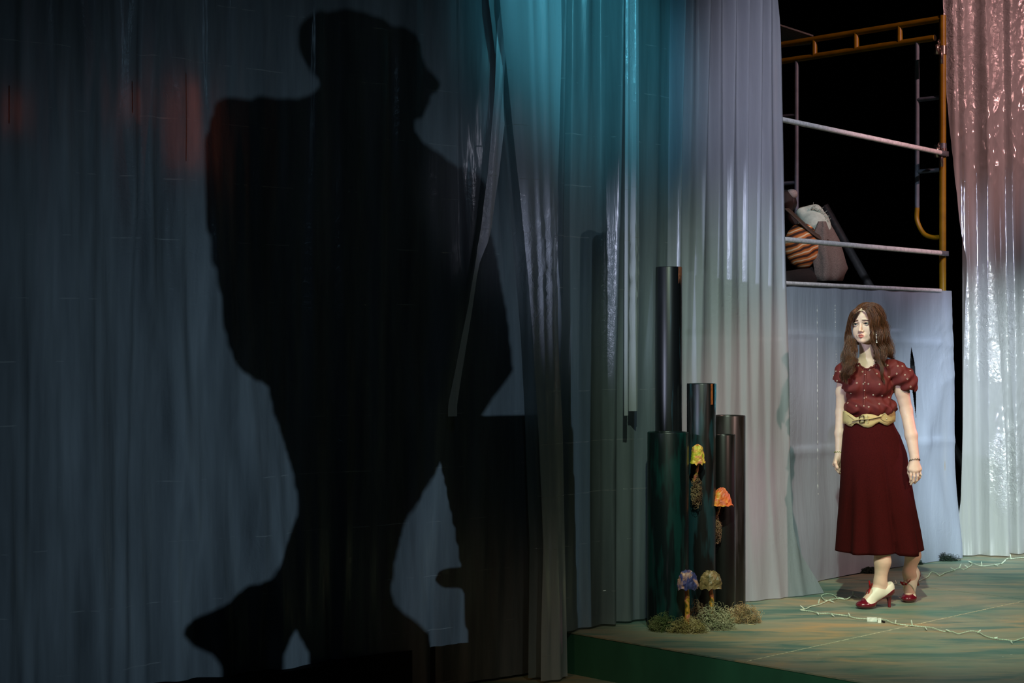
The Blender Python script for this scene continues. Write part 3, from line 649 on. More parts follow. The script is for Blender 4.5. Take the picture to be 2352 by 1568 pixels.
# ------------------------------------------------------------------ moss
def moss(name, centre, rad, n, cols, lab, seed, parent=None, hang=False, curl=1.0):
    rg = np.random.default_rng(seed); mb = MB(); c = np.asarray(centre, float); rad = np.asarray(rad, float)
    for i in range(n):
        q = rg.normal(size=3); q /= np.linalg.norm(q); q *= rg.uniform(.2, 1)**.5
        p = c+q*rad; 
        if not hang: p[2] = c[2]+abs(q[2])*rad[2]
        d = rg.normal(size=3); d /= np.linalg.norm(d); w = rg.normal(size=3)*.55*curl; P = [p]; L = rg.uniform(.03, .075)
        for k in range(9):
            d = d+np.cross(w, d)*.8+rg.normal(size=3)*.22; d /= np.linalg.norm(d); pn = P[-1]+d*L/9
            rel = (pn-c)/rad
            if np.linalg.norm(rel) > 1.25: d = d-rel*.5; pn = P[-1]+d*L/12
            if not hang: pn[2] = max(pn[2], .002)
            P.append(pn)
        mb.add(*tube(P, np.linspace(.0014, .0007, len(P)), 3, cap=False))
    t = NT('moss'); a = t.noise(t.mapping((1, 1, 1), (seed, 0, 0)), 14, 2); col = t.ramp(a, [(.35, s2l(cols[0])), (.5, s2l(cols[1])), (.65, s2l(cols[2]))]); t.pbsdf(col, .8)
    o = mb.build(name, t.m, parent); tag(o, lab, 'moss' if parent is None else None, None, 'stuff'); return o
G1 = ((66, 84, 46), (104, 118, 66), (140, 140, 92)); G2 = ((120, 110, 66), (176, 156, 96), (205, 186, 140)); G3 = ((120, 124, 92), (160, 160, 122), (196, 186, 150)); G4 = ((60, 48, 38), (120, 92, 66), (150, 130, 92))
moss('moss_clump', at(1524, 1436, 8.37)*[1, 1, 0]+up*.0, (.075, .06, .085), 420, G1, 'green moss clump at the foot of the thick teal tube', 1)
moss('moss_clump', at(1578, 1440, 8.33)*[1, 1, 0], (.10, .06, .07), 520, G2, 'straw coloured moss around the base of the blue mushroom', 2)
moss('moss_clump', at(1600, 1436, 8.45)*[1, 1, 0], (.06, .05, .135), 260, G4, 'brown moss tangle behind, between the two floor mushrooms', 5)
moss('moss_clump', at(1643, 1430, 8.42)*[1, 1, 0], (.10, .06, .12), 640, G3, 'pale grey green moss around the base of the brown mushroom', 3)
moss('moss_clump', at(1706, 1418, 8.62)*[1, 1, 0], (.105, .06, .095), 560, ((110, 104, 70), (180, 150, 105), (215, 196, 155)), 'dry tan moss clump at the foot of the rear right tube', 4)
moss('moss_clump', at(1600, 1128, 8.555), (.026, .022, .09), 170, G4, 'moss tuft hanging below the yellow mushroom', 6, hang=True)
moss('moss_clump', at(1646, 1215, 8.69), (.024, .022, .085), 140, G4, 'moss tuft hanging below the orange mushroom', 7, hang=True)
mb = MB(); mb.add(*tube(crom([at(1648, 1225, 8.63), at(1640, 1240, 8.62), at(1654, 1252, 8.63), at(1665, 1235, 8.62), at(1664, 1228, 8.62)], 5), .0012, 3)); mb.add(*tube(crom([at(1640, 1235, 8.63), at(1637, 1255, 8.62), at(1646, 1272, 8.63), at(1655, 1264, 8.62)], 5), .0012, 3))
# ragged dark tufts along the scaffold sheet's foot
for px, py, sd, wd in ((2150, 1288, 31, .17), (2085, 1296, 32, .10), (1999, 1316, 33, .06)):
    moss('moss_clump', flr(px, py)+np.array([0, 0.0, 0]), (wd, .03, .050 if sd == 31 else .035), 520, ((14, 26, 20), (24, 42, 32), (34, 56, 42)), {31: 'ragged dark green tuft at the right foot of the scaffold sheet', 32: 'low dark tuft behind the raised shoe', 33: 'small dark tuft behind the standing leg'}[sd], sd)

# ------------------------------------------------------------------ mushrooms
def paint(name, a, b, c, seed):
    t = NT(name); f = t.noise(t.mapping((1, 1, 1), (seed, 0, 0)), 20, 3, .55, .8); g = t.noise(t.mapping((1, 1, 1), (0, seed, 0)), 34, 3)
    col = t.ramp(f, [(.36, s2l(a)), (.5, s2l(b)), (.62, s2l(c))]); t.pbsdf(col, .5, t.bump(g, .5, .006)); return t.m
def mushroom(base, top, capc, rx, h, mcap, mstem, lab, seed, stem_r=.014, shape='dome'):
    rg = random.Random(seed); root = empty('mushroom', base, lab, 'mushroom', 'crumpled paper mushrooms on the tubes')
    n, m = 24, 11; V = []
    for j in range(m+1):
        q = j/m
        if shape == 'bell': rr = rx*(.66+.34*q)*min(1, (q*7)**.5) if j else .002
        elif shape == 'flare': rr = rx*(q**.8)*(1 if q > .3 else .95)+.006
        else: rr = rx*math.sin(min(1, q*1.05)*math.pi/2)**.75+.002
        z = h*(1-q) if shape == 'bell' else h*math.cos(q*math.pi/2)**(.9 if shape == 'dome' else 1.15)
        for k in range(n):
            a = 2*math.pi*k/n; w = 1+rg.uniform(-.10, .10)*(.4+.6*q)+.06*math.sin(5*a+seed); V.append(np.asarray(capc)+[rr*w*math.cos(a), rr*w*math.sin(a), z+rg.uniform(-.006, .006)-(.004*math.cos(7*a) if j == m else 0)])
    Fc = [(j*n+(k+1) % n, j*n+k, (j+1)*n+k, (j+1)*n+(k+1) % n) for j in range(m) for k in range(n)]
    o0 = len(V); V += [np.asarray(capc)+(np.asarray(v)-capc)*[.93, .93, 1]+[0, 0, .004] for v in V[m*n:(m+1)*n]]
    V.append(np.asarray(capc)+[0, 0, h*.55]); Fc += [(m*n+(k+1) % n, m*n+k, o0+k, o0+(k+1) % n) for k in range(n)]+[(o0+(k+1) % n, o0+k, len(V)-1) for k in range(n)]+[tuple(range(n))]
    mk('cap', V, Fc, mcap, root, smooth=False)
    P = crom([base, (np.asarray(base)*.6+np.asarray(top)*.4)+[.004, -.004, 0], top], 6); V, Fs = tube(P, np.linspace(stem_r*1.15, stem_r*.8, len(P)), 7)
    V = [v+np.array([rg.uniform(-1, 1), rg.uniform(-1, 1), 0])*.0018 for v in V]; mk('stem', V, Fs, mstem, root, smooth=False)
stm = paint('stem_paint', (90, 74, 20), (196, 140, 40), (214, 120, 96), 2); stm2 = paint('stem_brown', (70, 60, 24), (150, 112, 50), (190, 110, 84), 5)
def P8(px, py, Y): return at(px, py, Y)
mushroom(P8(1594, 1104, 8.56), P8(1604, 1058, 8.53), P8(1602, 1064, 8.53), .038, .098, paint('cap_yellow', (150, 176, 40), (228, 196, 70), (226, 130, 96), 1), stm2, 'yellow green paper mushroom high on the second tallest tube', 1, .008, 'bell')
mushroom(P8(1641, 1187, 8.70), P8(1656, 1156, 8.67), P8(1657, 1160, 8.66), .054, .090, paint('cap_orange', (196, 150, 40), (214, 104, 40), (190, 96, 66), 4), stm2, 'orange paper mushroom on the slim black tube', 2, .008, 'flare')
b = P8(1575, HZ, 8.33)*[1, 1, 0]; mushroom(b, P8(1578, 1346, 8.33), P8(1579, 1351, 8.33), .050, .090, paint('cap_blue', (40, 44, 84), (66, 66, 120), (190, 140, 120), 7), stm, 'blue violet paper mushroom standing in moss at the left', 3, .0135)
b = P8(1635, HZ, 8.48)*[1, 1, 0]; mushroom(b, P8(1632, 1344, 8.48), P8(1632, 1350, 8.48), .055, .088, paint('cap_brown', (88, 76, 44), (126, 104, 66), (150, 120, 80), 9), stm, 'olive brown paper mushroom standing in moss, right of the blue one', 4, .0125)

# ------------------------------------------------------------------ string lights on the floor
M['cord'] = simple('cream_cord', (205, 218, 196), .5, nscale=50); M['bulbm'] = simple('milky_bulb', (226, 236, 222), .25)
sl = empty('string_lights', flr(1838, 1402), 'white string lights snaking over the floor from the left corner both ways', 'string lights')
pathA = [(1838, 1401), (1850, 1398), (1862, 1392), (1880, 1388), (1897, 1381), (1910, 1377), (1922, 1374), (1914, 1366), (1900, 1363), (1889, 1366), (1887, 1372), (1895, 1378), (1910, 1377), (1925, 1374), (1940, 1376), (1950, 1374), (1958, 1367), (1968, 1371), (1980, 1370), (1992, 1367), (2004, 1358), (2020, 1350), (2040, 1345), (2055, 1340), (2066, 1342), (2082, 1342), (2100, 1338), (2118, 1330), (2132, 1323), (2138, 1314), (2148, 1316), (2158, 1321), (2170, 1315), (2180, 1312), (2190, 1309), (2203, 1305), (2213, 1307), (2222, 1303), (2232, 1296), (2228, 1290), (2240, 1297), (2255, 1299), (2270, 1298), (2284, 1296), (2300, 1293), (2312, 1284), (2326, 1282), (2335, 1281), (2352, 1280), (2400, 1280)]
pathB = [(1838, 1402), (1850, 1402), (1865, 1404), (1880, 1408), (1900, 1408), (1920, 1412), (1945, 1414), (1965, 1419), (1990, 1421), (2005, 1422), (2030, 1424), (2050, 1430), (2070, 1434), (2092, 1436), (2120, 1439), (2140, 1443), (2165, 1449), (2185, 1450), (2200, 1455), (2214, 1452), (2232, 1450), (2250, 1453), (2262, 1460), (2280, 1465), (2300, 1468), (2320, 1472), (2330, 1471), (2352, 1464), (2400, 1455)]
for pth in (pathA, pathB):
    C0 = crom([flr(x, y, .006)*[1, 1, 0]+up*(.006 if i % 5 else .010) for i, (x, y) in enumerate(pth)], 10)
    mb = MB()
    for ph in (0, math.pi):
        L = np.concatenate([[0], np.cumsum(np.linalg.norm(np.diff(C0, axis=0), axis=1))]); n = int(L[-1]/.004)
        q = np.linspace(0, L[-1], n); P = np.stack([np.interp(q, L, C0[:, i]) for i in range(3)], 1); T = np.gradient(P, axis=0); T /= np.linalg.norm(T, axis=1)[:, None]
        N = np.cross(T, up); a = q/.028*2*math.pi+ph; P = P+N*.0018*np.cos(a)[:, None]+up*.0018*np.sin(a)[:, None]; mb.add(*tube(P, .0017, 4))
    mb.build('cord', M['cord'], sl)
bulbs = [(1847, 1398, -9, -8), (1880, 1385, 2, -10), (1906, 1379, 10, 4), (1926, 1373, 12, 0), (1960, 1366, -1, -9), (1985, 1368, 3, -8), (2058, 1339, -2, -8), (2193, 1309, -10, -6), (2203, 1304, 5, -10), (2222, 1302, -7, -5), (2255, 1298, -1, -9), (2284, 1296, 8, 3), (2300, 1294, 10, -8), (2322, 1283, -2, -12), (2230, 1291, -6, -3),
         (1876, 1406, 4, 5), (1910, 1411, 6, 4), (1952, 1415, -3, -8), (2056, 1431, 2, -8), (2095, 1435, -2, -12), (2125, 1440, 4, 6), (2180, 1449, -8, -4), (2246, 1452, 7, -6), (2284, 1465, 8, -2), (2322, 1472, 3, 5)]
for x, y, dx, dy in bulbs:
    a = flr(x, y, .008); b_ = at(x+dx, y+dy, a[1]-.004); b_[2] = max(b_[2], .006) if dy < 0 else .006
    if dy > 0: b_ = flr(x+dx, y+dy, .006)
    q = empty('bulb', a, parent=sl); mk('socket', *tube([a, a*.55+b_*.45], .0042, 7), M['cord'], q); mk('glass', *tube([a*.55+b_*.45, a*.25+b_*.75, b_], [.0034, .0034, .0012], 7), M['bulbm'], q)
pc = flr(2008, 1424, .012); mb = MB(); mb.add(*box(flr(2003, 1422, .010), .052, .026, .020, (.98, -.2, 0), (.2, .98, 0))); mb.add(*box(flr(2020, 1424, .012), .018, .020, .024, (.98, -.2, 0), (.2, .98, 0))); mb.build('plug', M['bulbm'], sl, smooth=False)
mk('plug_tail', *tube([flr(2022, 1425, .008), flr(2032, 1428, .006)], .005, 6), M['black'], sl)

# ------------------------------------------------------------------ hunched person seated on the scaffold deck
YS = 11.0
def q3(px, py, d=0.0): return at(px, py, YS+d)
M['tweed'] = simple('grey_tweed', (112, 106, 98), .9, nscale=160, namp=.4, bump=.4); M['pale'] = simple('pale_green_cloth', (176, 198, 182), .75, nscale=30, namp=.15, bump=.4)
t = NT('orange_stripe'); w = t.n('ShaderNodeTexWave', wave_type='BANDS', bands_direction='Z'); t.link(t.mapping((1, 1, 1), rot=(0, math.radians(20), 0)), w.inputs[0]); w.inputs['Scale'].default_value = 6.5; w.inputs['Distortion'].default_value = 4; w.inputs['Detail'].default_value = 2
t.pbsdf(t.ramp(w.outputs['Fac'], [(.1, s2l((60, 34, 22))), (.35, s2l((190, 108, 44))), (.88, s2l((196, 122, 58))), (.97, s2l((225, 205, 165)))]), .8); M['stripe'] = t.m
M['dkhair'] = simple('dark_hair', (26, 22, 20), .6); M['cap2'] = simple('grey_knit', (140, 138, 132), .9, nscale=90, bump=.5); M['brown'] = simple('brown_strap', (66, 56, 44), .6); M['trouser'] = simple('dark_brown_trousers', (34, 28, 24), .85)
sp_ = empty('person', q3(1862, 652, .05)*[1, 1, 0]+up*1.84, 'hunched person in grey waistcoat, pale shirt and orange striped cloth seated on the scaffold deck', 'person')
b0, b1 = q3(1770, 670, -.3), q3(1960, 425, .3); lo = np.minimum(b0, b1); hi = np.maximum(b0, b1)
f = Field(lo-.05, hi+.05, .01); f.ell(q3(1804, 466, .02), (.060, .09, .09), .02); f.cap(q3(1815, 500, .05), q3(1848, 530, .08), .04, .07, .03); f.ell(q3(1866, 560, .08), (.11, .10, .20), .04); f.ell(q3(1868, 625, .06), (.15, .13, .10), .04)
f.cap(q3(1868, 640, .0), q3(1800, 648, -.25), .08, .07, .03); f.build('body', M['trouser'], sp_)
f = Field(lo-.05, hi+.05, .008); f.ell(q3(1868, 520, .05), (.115, .13, .125), .03); f.cap(q3(1840, 488, .02), q3(1872, 484, .04), .035, .045, .03); f.cap(q3(1896, 520, .0), q3(1902, 548, -.03), .035, .02, .02); f.build('shirt', M['pale'], sp_)
f = Field(lo-.05, hi+.05, .008); f.ell(q3(1842, 565, -.07), (.118, .10, .155), .02, R=None); f.build('striped_cloth', M['stripe'], sp_)
mb = MB(); V = []; rows = [(508, 1896, 1904), (528, 1888, 1916), (550, 1880, 1928), (575, 1882, 1936), (600, 1884, 1943), (616, 1886, 1948), (630, 1888, 1941), (645, 1890, 1936)]
for (y, xl, xr) in rows:
    for k in range(9): u = k/8; V.append(q3(xl-16+(xr-xl+16)*u, y, -.11+.02*math.sin(u*14+y*.02)+.16*u*u-.05*math.sin(u*math.pi)))
n_ = len(V); V += [v+np.array([0, .02, 0]) for v in V]; Fc = [(j*9+k, j*9+k+1, (j+1)*9+k+1, (j+1)*9+k) for j in range(7) for k in range(8)]; Fc += [tuple(x+n_ for x in f_[::-1]) for f_ in Fc]
rim = [k for k in range(9)]+[j*9+8 for j in range(1, 8)]+[63+k for k in range(7, -1, -1)]+[j*9 for j in range(6, 0, -1)]; Fc += [(rim[(i+1) % len(rim)], rim[i], rim[i]+n_, rim[(i+1) % len(rim)]+n_) for i in range(len(rim))]
mk('waistcoat', V, Fc, M['tweed'], sp_)
mk('shoulder_strap', *tube(crom([q3(1808, 480, -.06), q3(1835, 505, -.125), q3(1862, 530, -.135), q3(1885, 546, -.12), q3(1902, 554, -.10)], 6), .030, 10, ry=.3), M['brown'], sp_)
mk('knit_cap', *ball(q3(1818, 446, .0), (.042, .05, .036), 14, 8), M['cap2'], sp_)
f = Field(q3(1780, 490, -.15), q3(1850, 430, .2), .008); f.lo = f.lo
mk('hair', *ball(q3(1813, 466, .01), (.052, .06, .06), 14, 8), M['dkhair'], sp_)
mb = MB(); rg = np.random.default_rng(3)
for i in range(46):
    a = rg.uniform(0, 1); p = q3(1862+38*a, 479+34*a*a, -.04); d = np.array([rg.uniform(.2, 1), rg.uniform(-.5, .2), rg.uniform(.1, 1)])*.028; mb.add(*tube([p, p+d*.5+rg.normal(size=3)*.004, p+d+rg.normal(size=3)*.008], [.0026, .0020, .001], 3))
mb.build('frayed_edge', M['pale'], sp_)
# ================================================================== the woman
from mathutils.bvhtree import BVHTree
YW = 9.2
def w(px, py, d=0.0): return at(px, py, YW+d)
M['skin'] = simple('skin', (226, 190, 168), .48, nscale=30, namp=.04, sss=.12, bump=.04, bscale=300)
M['lip'] = simple('lips', (190, 96, 84), .35, nscale=60, namp=.1); M['brow'] = simple('brow_hair', (92, 62, 44), .7); M['eyew'] = simple('eye_white', (215, 218, 215), .2, namp=.02)
M['iris'] = simple('iris', (46, 60, 58), .1); M['pupil'] = simple('pupil', (6, 6, 6), .08); M['lash'] = simple('lashes', (24, 16, 12), .6)
t = NT('chestnut_hair'); a = t.noise(t.mapping((60, 60, 6)), 3, 3); t.pbsdf(t.ramp(a, [(.3, s2l((58, 34, 22))), (.55, s2l((92, 58, 36))), (.8, s2l((150, 92, 56)))]), .42, t.bump(a, .4, .004), spec=.6); M['hair'] = t.m
M['blouse'] = simple('burgundy_cotton', (100, 24, 20), .75, nscale=16, namp=.12, bump=.6, bscale=22); M['skirt'] = simple('burgundy_wool', (60, 11, 11), .95, nscale=220, namp=.3, bump=.3, spec=.12)
M['tan'] = simple('tan_leather', (196, 172, 118), .5, nscale=40, namp=.06, bump=.1); M['bucklem'] = simple('dark_buckle', (60, 54, 34), .3, metal=.8); M['silver'] = simple('silver_bits', (214, 212, 200), .2, metal=.9)
M['shoered'] = simple('oxblood_patent', (104, 16, 32), .22, nscale=20, namp=.08, coat=.6); M['shoecream'] = simple('cream_leather', (236, 230, 208), .45, nscale=30, namp=.03); M['ribbon'] = simple('red_ribbon', (150, 14, 22), .5); M['ringm'] = simple('dot_print', (226, 212, 190), .6); M['pearl'] = simple('pearl', (235, 235, 225), .2)
wo = empty('person', w(2040, 1390, .0)*[1, 1, 0], 'woman with long chestnut hair in burgundy dotted blouse, culottes and tan belt, walking left', 'person')
# head frame
ya = math.radians(33); fw = np.array([-math.sin(ya), -math.cos(ya), 0]); xl = np.array([math.cos(ya), -math.sin(ya), 0]); RH = np.stack([xl, fw, up], 1)
tilt = math.radians(-2); Rt = np.array([[1, 0, 0], [0, math.cos(tilt), -math.sin(tilt)], [0, math.sin(tilt), math.cos(tilt)]]); roll = math.radians(-3); Rr = np.array([[math.cos(roll), 0, math.sin(roll)], [0, 1, 0], [-math.sin(roll), 0, math.cos(roll)]]); RH = RH@Rr@Rt
HC = w(1989, 743, .02)
def H(x, y, z): return HC+RH@np.array([x, y, z])
yb = math.radians(25); xb = np.array([math.cos(yb), -math.sin(yb), 0]); fb = np.array([-math.sin(yb), -math.cos(yb), 0]); RB = np.stack([xb, fb, up], 1)
# feet (local: u toe-wards from the back of the heel, v lateral, z up; the back part tips up round the ball)
def footmap(org, dirv, pitch):
    dirv = np.array(dirv+(0,), float); dirv /= np.linalg.norm(dirv); lat = np.array([-dirv[1], dirv[0], 0]); ub = .155
    def T(P):
        P = np.atleast_2d(P).astype(float); u, v, z = P[:, 0], P[:, 1], P[:, 2]; q = np.clip((ub+.02-u)/.05, 0, 1); q = q*q*(3-2*q); a = pitch*q
        du = u-ub; c, s_ = np.cos(a), np.sin(a); u2 = ub+du*c+z*s_*.9*1; z2 = z*c-du*s_
        return org+u2[:, None]*dirv+v[:, None]*lat+z2[:, None]*up
    return T
toeL = flr(1969, 1398); TL = footmap(toeL-np.array([-.955, -.296, 0])*.222, (-.955, -.296), 0.0)
toeR = flr(2079, 1384); TR = footmap(toeR-np.array([-.62, -.78, 0])*.222, (-.62, -.78), math.radians(38))
def F1(T, u, v, z): return T([[u, v, z]])[0]

b = Field(w(1895, 1404, .0)-[0, .30, 0], w(2150, 690, .0)+[0, .34, 0], .0026)
E = lambda c, r, k=.01, sub=False: b.ell(H(*c), r, k, sub, RH)
C_ = lambda p, q, ra, rb=None, k=.008, sub=False: b.cap(H(*p), H(*q), ra, rb, k, sub)
# cranium, jaw, cheeks
E((0, -.018, .036), (.068, .088, .074)); E((0, .022, -.020), (.060, .062, .080), .02); E((0, .030, .040), (.054, .052, .046), .02)
for s in (-1, 1):
    C_((s*.051, -.002, -.050), (s*.020, .060, -.086), .017, .017, .022); E((s*.035, .050, -.034), (.023, .023, .022), .016); E((s*.036, .042, -.056), (.024, .026, .026), .018); C_((s*.010, .080, .017), (s*.044, .063, .018), .0075, .007, .012)
E((0, .071, -.094), (.019, .017, .015), .016)
for s in (-1, 1): E((s*.030, .091, -.001), (.017, .016, .0105), .010, True)
C_((0, .078, .010), (0, .099, -.034), .0065, .0085, .008); E((0, .100, -.037), (.0085, .009, .0075), .005)
for s in (-1, 1): E((s*.0115, .090, -.041), (.0068, .009, .0062), .005)
for s in (-1, 1): E((s*.0065, .095, -.0475), (.0034, .0045, .003), .002, True)
E((0, .075, -.066), (.028, .016, .017), .012)
E((0, .0935, -.0555), (.003, .006, .007), .004, True)
for s in (-1, 1):   # ears
    E((s*.070, -.004, -.008), (.007, .017, .029), .006); E((s*.076, .000, -.006), (.004, .009, .017), .003, True)
# neck, shoulders, torso
b.cap(w(1992, 778, .045), w(1995, 832, .06), .046, .050, .02)
b.cap(w(1995, 838, .07), w(1948, 850, .10), .044, .042, .03); b.cap(w(1995, 838, .06), w(2050, 850, .00), .044, .042, .03)
b.ell(w(1996, 880, .05), (.135, .095, .13), .03, False, RB); b.ell(w(1998, 955, .05), (.112, .085, .10), .04, False, RB); b.ell(w(2000, 1020, .05), (.150, .115, .11), .04, False, RB)
# arms
LA = [w(1943, 850, .10), w(1935, 900, .12), w(1932, 948, .13), w(1929, 995, .11), w(1927, 1042, .09)]
b.chain(LA, [.043, .036, .031, .028, .0205], .015)
RA = [w(2056, 850, -.01), w(2072, 900, .00), w(2082, 943, .0), w(2093, 1000, -.05), w(2101, 1052, -.09)]
b.chain(RA, [.043, .039, .034, .0335, .0255], .015)
def hand(wr, mid, fingers, thumb, palm_r=(.016, .014), k=.006):
    b.cap(wr, mid[0], .021, palm_r[0], .012)
    for m in mid: b.cap(wr*.6+m*.4, m, palm_r[0]*.95, palm_r[1], .010)
    for P, r in fingers: b.chain(P, [r, r*.94, r*.88, r*.74], .0035)
    b.chain(thumb[0], thumb[1], .006)
# her left hand (image right), relaxed, back of hand to the camera-right
wr = w(2101, 1052, -.09)
kn = [w(2092, 1078, -.105), w(2099, 1081, -.115), w(2106, 1080, -.115), w(2112, 1077, -.105)]
fg = [([kn[0], w(2092, 1091, -.115), w(2092, 1100, -.112), w(2090, 1107, -.10)], .0078),
      ([kn[1], w(2100, 1094, -.125), w(2098, 1105, -.12), w(2092, 1112, -.108)], .0080),
      ([kn[2], w(2108, 1093, -.12), w(2106, 1103, -.112), w(2101, 1109, -.10)], .0076),
      ([kn[3], w(2114, 1088, -.108), w(2113, 1096, -.10), w(2109, 1102, -.092)], .0068)]
hand(wr, kn, fg, ([w(2093, 1060, -.08), w(2088, 1074, -.085), w(2088, 1086, -.09), w(2091, 1097, -.088)], [.013, .0105, .0092, .0075]))
# her right hand (image left)
wr2 = w(1927, 1042, .09)
kn2 = [w(1919, 1066, .07), w(1923, 1069, .085), w(1929, 1069, .10), w(1934, 1066, .11)]
fg2 = [([kn2[0], w(1921, 1077, .055), w(1926, 1084, .055), w(1931, 1085, .065)], .0078),
       ([kn2[1], w(1926, 1081, .075), w(1931, 1088, .075), w(1936, 1088, .085)], .0078),
       ([kn2[2], w(1932, 1081, .095), w(1937, 1088, .095), w(1941, 1087, .10)], .0074),
       ([kn2[3], w(1937, 1077, .11), w(1941, 1083, .11), w(1944, 1082, .112)], .0066)]
hand(wr2, kn2, fg2, ([w(1922, 1052, .07), w(1919, 1063, .05), w(1923, 1073, .045), w(1928, 1079, .05)], [.012, .0105, .0092, .0075]))
# legs and feet
b.chain([w(1975, 1010, .04), w(2005, 1150, -.04), w(2024, 1215, -.07), w(2027, 1290, -.085), F1(TL, .078, 0, .150), F1(TL, .062, 0, .105)], [.085, .058, .052, .044, .033, .031], .02)
b.chain([w(2030, 1010, .05), w(2060, 1140, .06), w(2086, 1215, .10), w(2097, 1275, .12), F1(TR, .072, 0, .150), F1(TR, .058, 0, .105)], [.080, .055, .048, .042, .034, .031], .02)
for T in (TL, TR):
    b.chain([F1(T, .038, 0, .098), F1(T, .09, 0, .090), F1(T, .150, 0, .042), F1(T, .200, 0, .020)], [.027, .029, .025, .014], .02); b.cap(F1(T, .080, 0, .130), F1(T, .150, 0, .048), .030, .024, .02)
body = b.build('body', M['skin'], wo)
# eyes, lids, brows, lips
for s in (-1, 1):
    c = H(s*.0305, .0700, -.0005); e = empty('eye', c, parent=wo)
    mk('eyeball', *ball(c, .0125, 16, 10), M['eyew'], e)
    g = np.array([-.55, -.83, -.02]); g /= np.linalg.norm(g)
    def disc(cc, nrm, R, dome, n=14):
        a_ = np.cross(nrm, up); a_ /= np.linalg.norm(a_); b_ = np.cross(nrm, a_); V = [cc+nrm*dome]
        for rr_, hh in ((.5, .75), (1, 0)):
            for k in range(n): q = 2*math.pi*k/n; V.append(cc+R*rr_*(a_*math.cos(q)+b_*math.sin(q))+nrm*dome*hh)
        return V, [(0, 1+k, 1+(k+1) % n) for k in range(n)]+[(1+k, 1+n+k, 1+n+(k+1) % n, 1+(k+1) % n) for k in range(n)]
    mk('iris', *disc(c+g*.0112, g, .0060, .0016), M['iris'], e); mk('pupil', *disc(c+g*.0124, g, .0030, .0008), M['pupil'], e)
    P = [H(s*.0305+s*(q*.0155), .0845-.0065*q*q+.0006, .0058-.0062*q*q-(.001 if s*q < 0 else 0)) for q in np.linspace(-1, 1, 9)]
    mk('upper_lid', *tube(P, [.0012, .0020, .0023, .0024, .0024, .0024, .0023, .0020, .0012], 6), M['lash'], e)
    VL = []; 
    for j in range(7):
        el = math.radians(14+j*13)
        for k in range(13):
            az = math.radians(-100+k*200/12); loc = np.array([math.sin(az)*math.cos(el), math.cos(az)*math.cos(el), math.sin(el)])*.0137; VL.append(c+RH@loc)
    mk('eyelid', VL, [(j*13+k, j*13+k+1, (j+1)*13+k+1, (j+1)*13+k) for j in range(6) for k in range(12)], M['skin'], e)
    P = [H(s*.0305+s*(q*.0145), .0835-.0065*q*q+.0004, -.0062+.0048*q*q) for q in np.linspace(-1, 1, 9)]
    mk('lower_lid', *tube(P, [.0008, .0013, .0016, .0016, .0016, .0016, .0016, .0013, .0008], 6), M['skin'], e)
    P = [H(s*x, y, z) for x, y, z in ((.010, .0880, .0215), (.020, .0870, .0205), (.032, .0815, .0195), (.043, .0725, .0150), (.048, .066, .011))]
    mk('eyebrow', *tube(crom(P, 4), np.interp(np.linspace(0, 1, 17), [0, .3, .7, 1], [.0024, .0030, .0024, .0010]), 6), M['brow'], wo)
f = Field(HC-.13, HC+.13, .0016)
fe = lambda p, q, ra, rb_: f.cap(H(*p), H(*q), ra, rb_, .002)
for s in (-1, 1): fe((s*.004, .0935, -.0612), (s*.020, .0835, -.0665), .0042, .0018); fe((0, .0925, -.0735), (s*.015, .0865, -.0705), .0046, .0024)
f.cap(H(-.016, .0955, -.0675), H(.016, .0955, -.0675), .0014, .0014, .001, True)
f.build('lips', M['lip'], wo)
# ---------------- blouse
f = Field(w(1900, 985, 0)-[0, .25, 0], w(2125, 800, 0)+[0, .33, 0], .004)
f.ell(w(1996, 880, .05), (.148, .106, .125), .03, False, RB); f.ell(w(1999, 934, .05), (.150, .124, .074), .03, False, RB)
for s in (-1, 1): f.ell(w(1996, 884, .05)+RB@np.array([s*.068, .078, 0]), (.060, .045, .055), .03, False, RB)
f.cap(w(1995, 842, .07), w(1946, 850, .10), .052, .050, .03); f.cap(w(1995, 842, .06), w(2052, 850, -.005), .053, .055, .03)
f.ell(w(1934, 864, .10), (.046, .062, .054), .02); f.ell(w(2074, 866, -.01), (.070, .078, .056), .02); f.cap(w(2058, 850, -.02), w(2086, 882, -.02), .056, .055, .02); f.cap(w(1938, 850, .10), w(1931, 880, .11), .040, .038, .02)
f.cap(w(1928, 884, .12), w(1926, 900, .125), .05, .05, .006, True); f.cap(w(2079, 905, .0), w(2086, 935, .0), .060, .06, .008, True)
f.cap(w(1994, 800, .03), w(1993, 828, .0), .060, .046, .006, True); f.cap(w(1993, 826, -.02), w(1988, 839, -.09), .044, .012, .005, True); f.cap(w(1991, 815, -.05), w(1988, 842, -.12), .05, .010, .004, True)
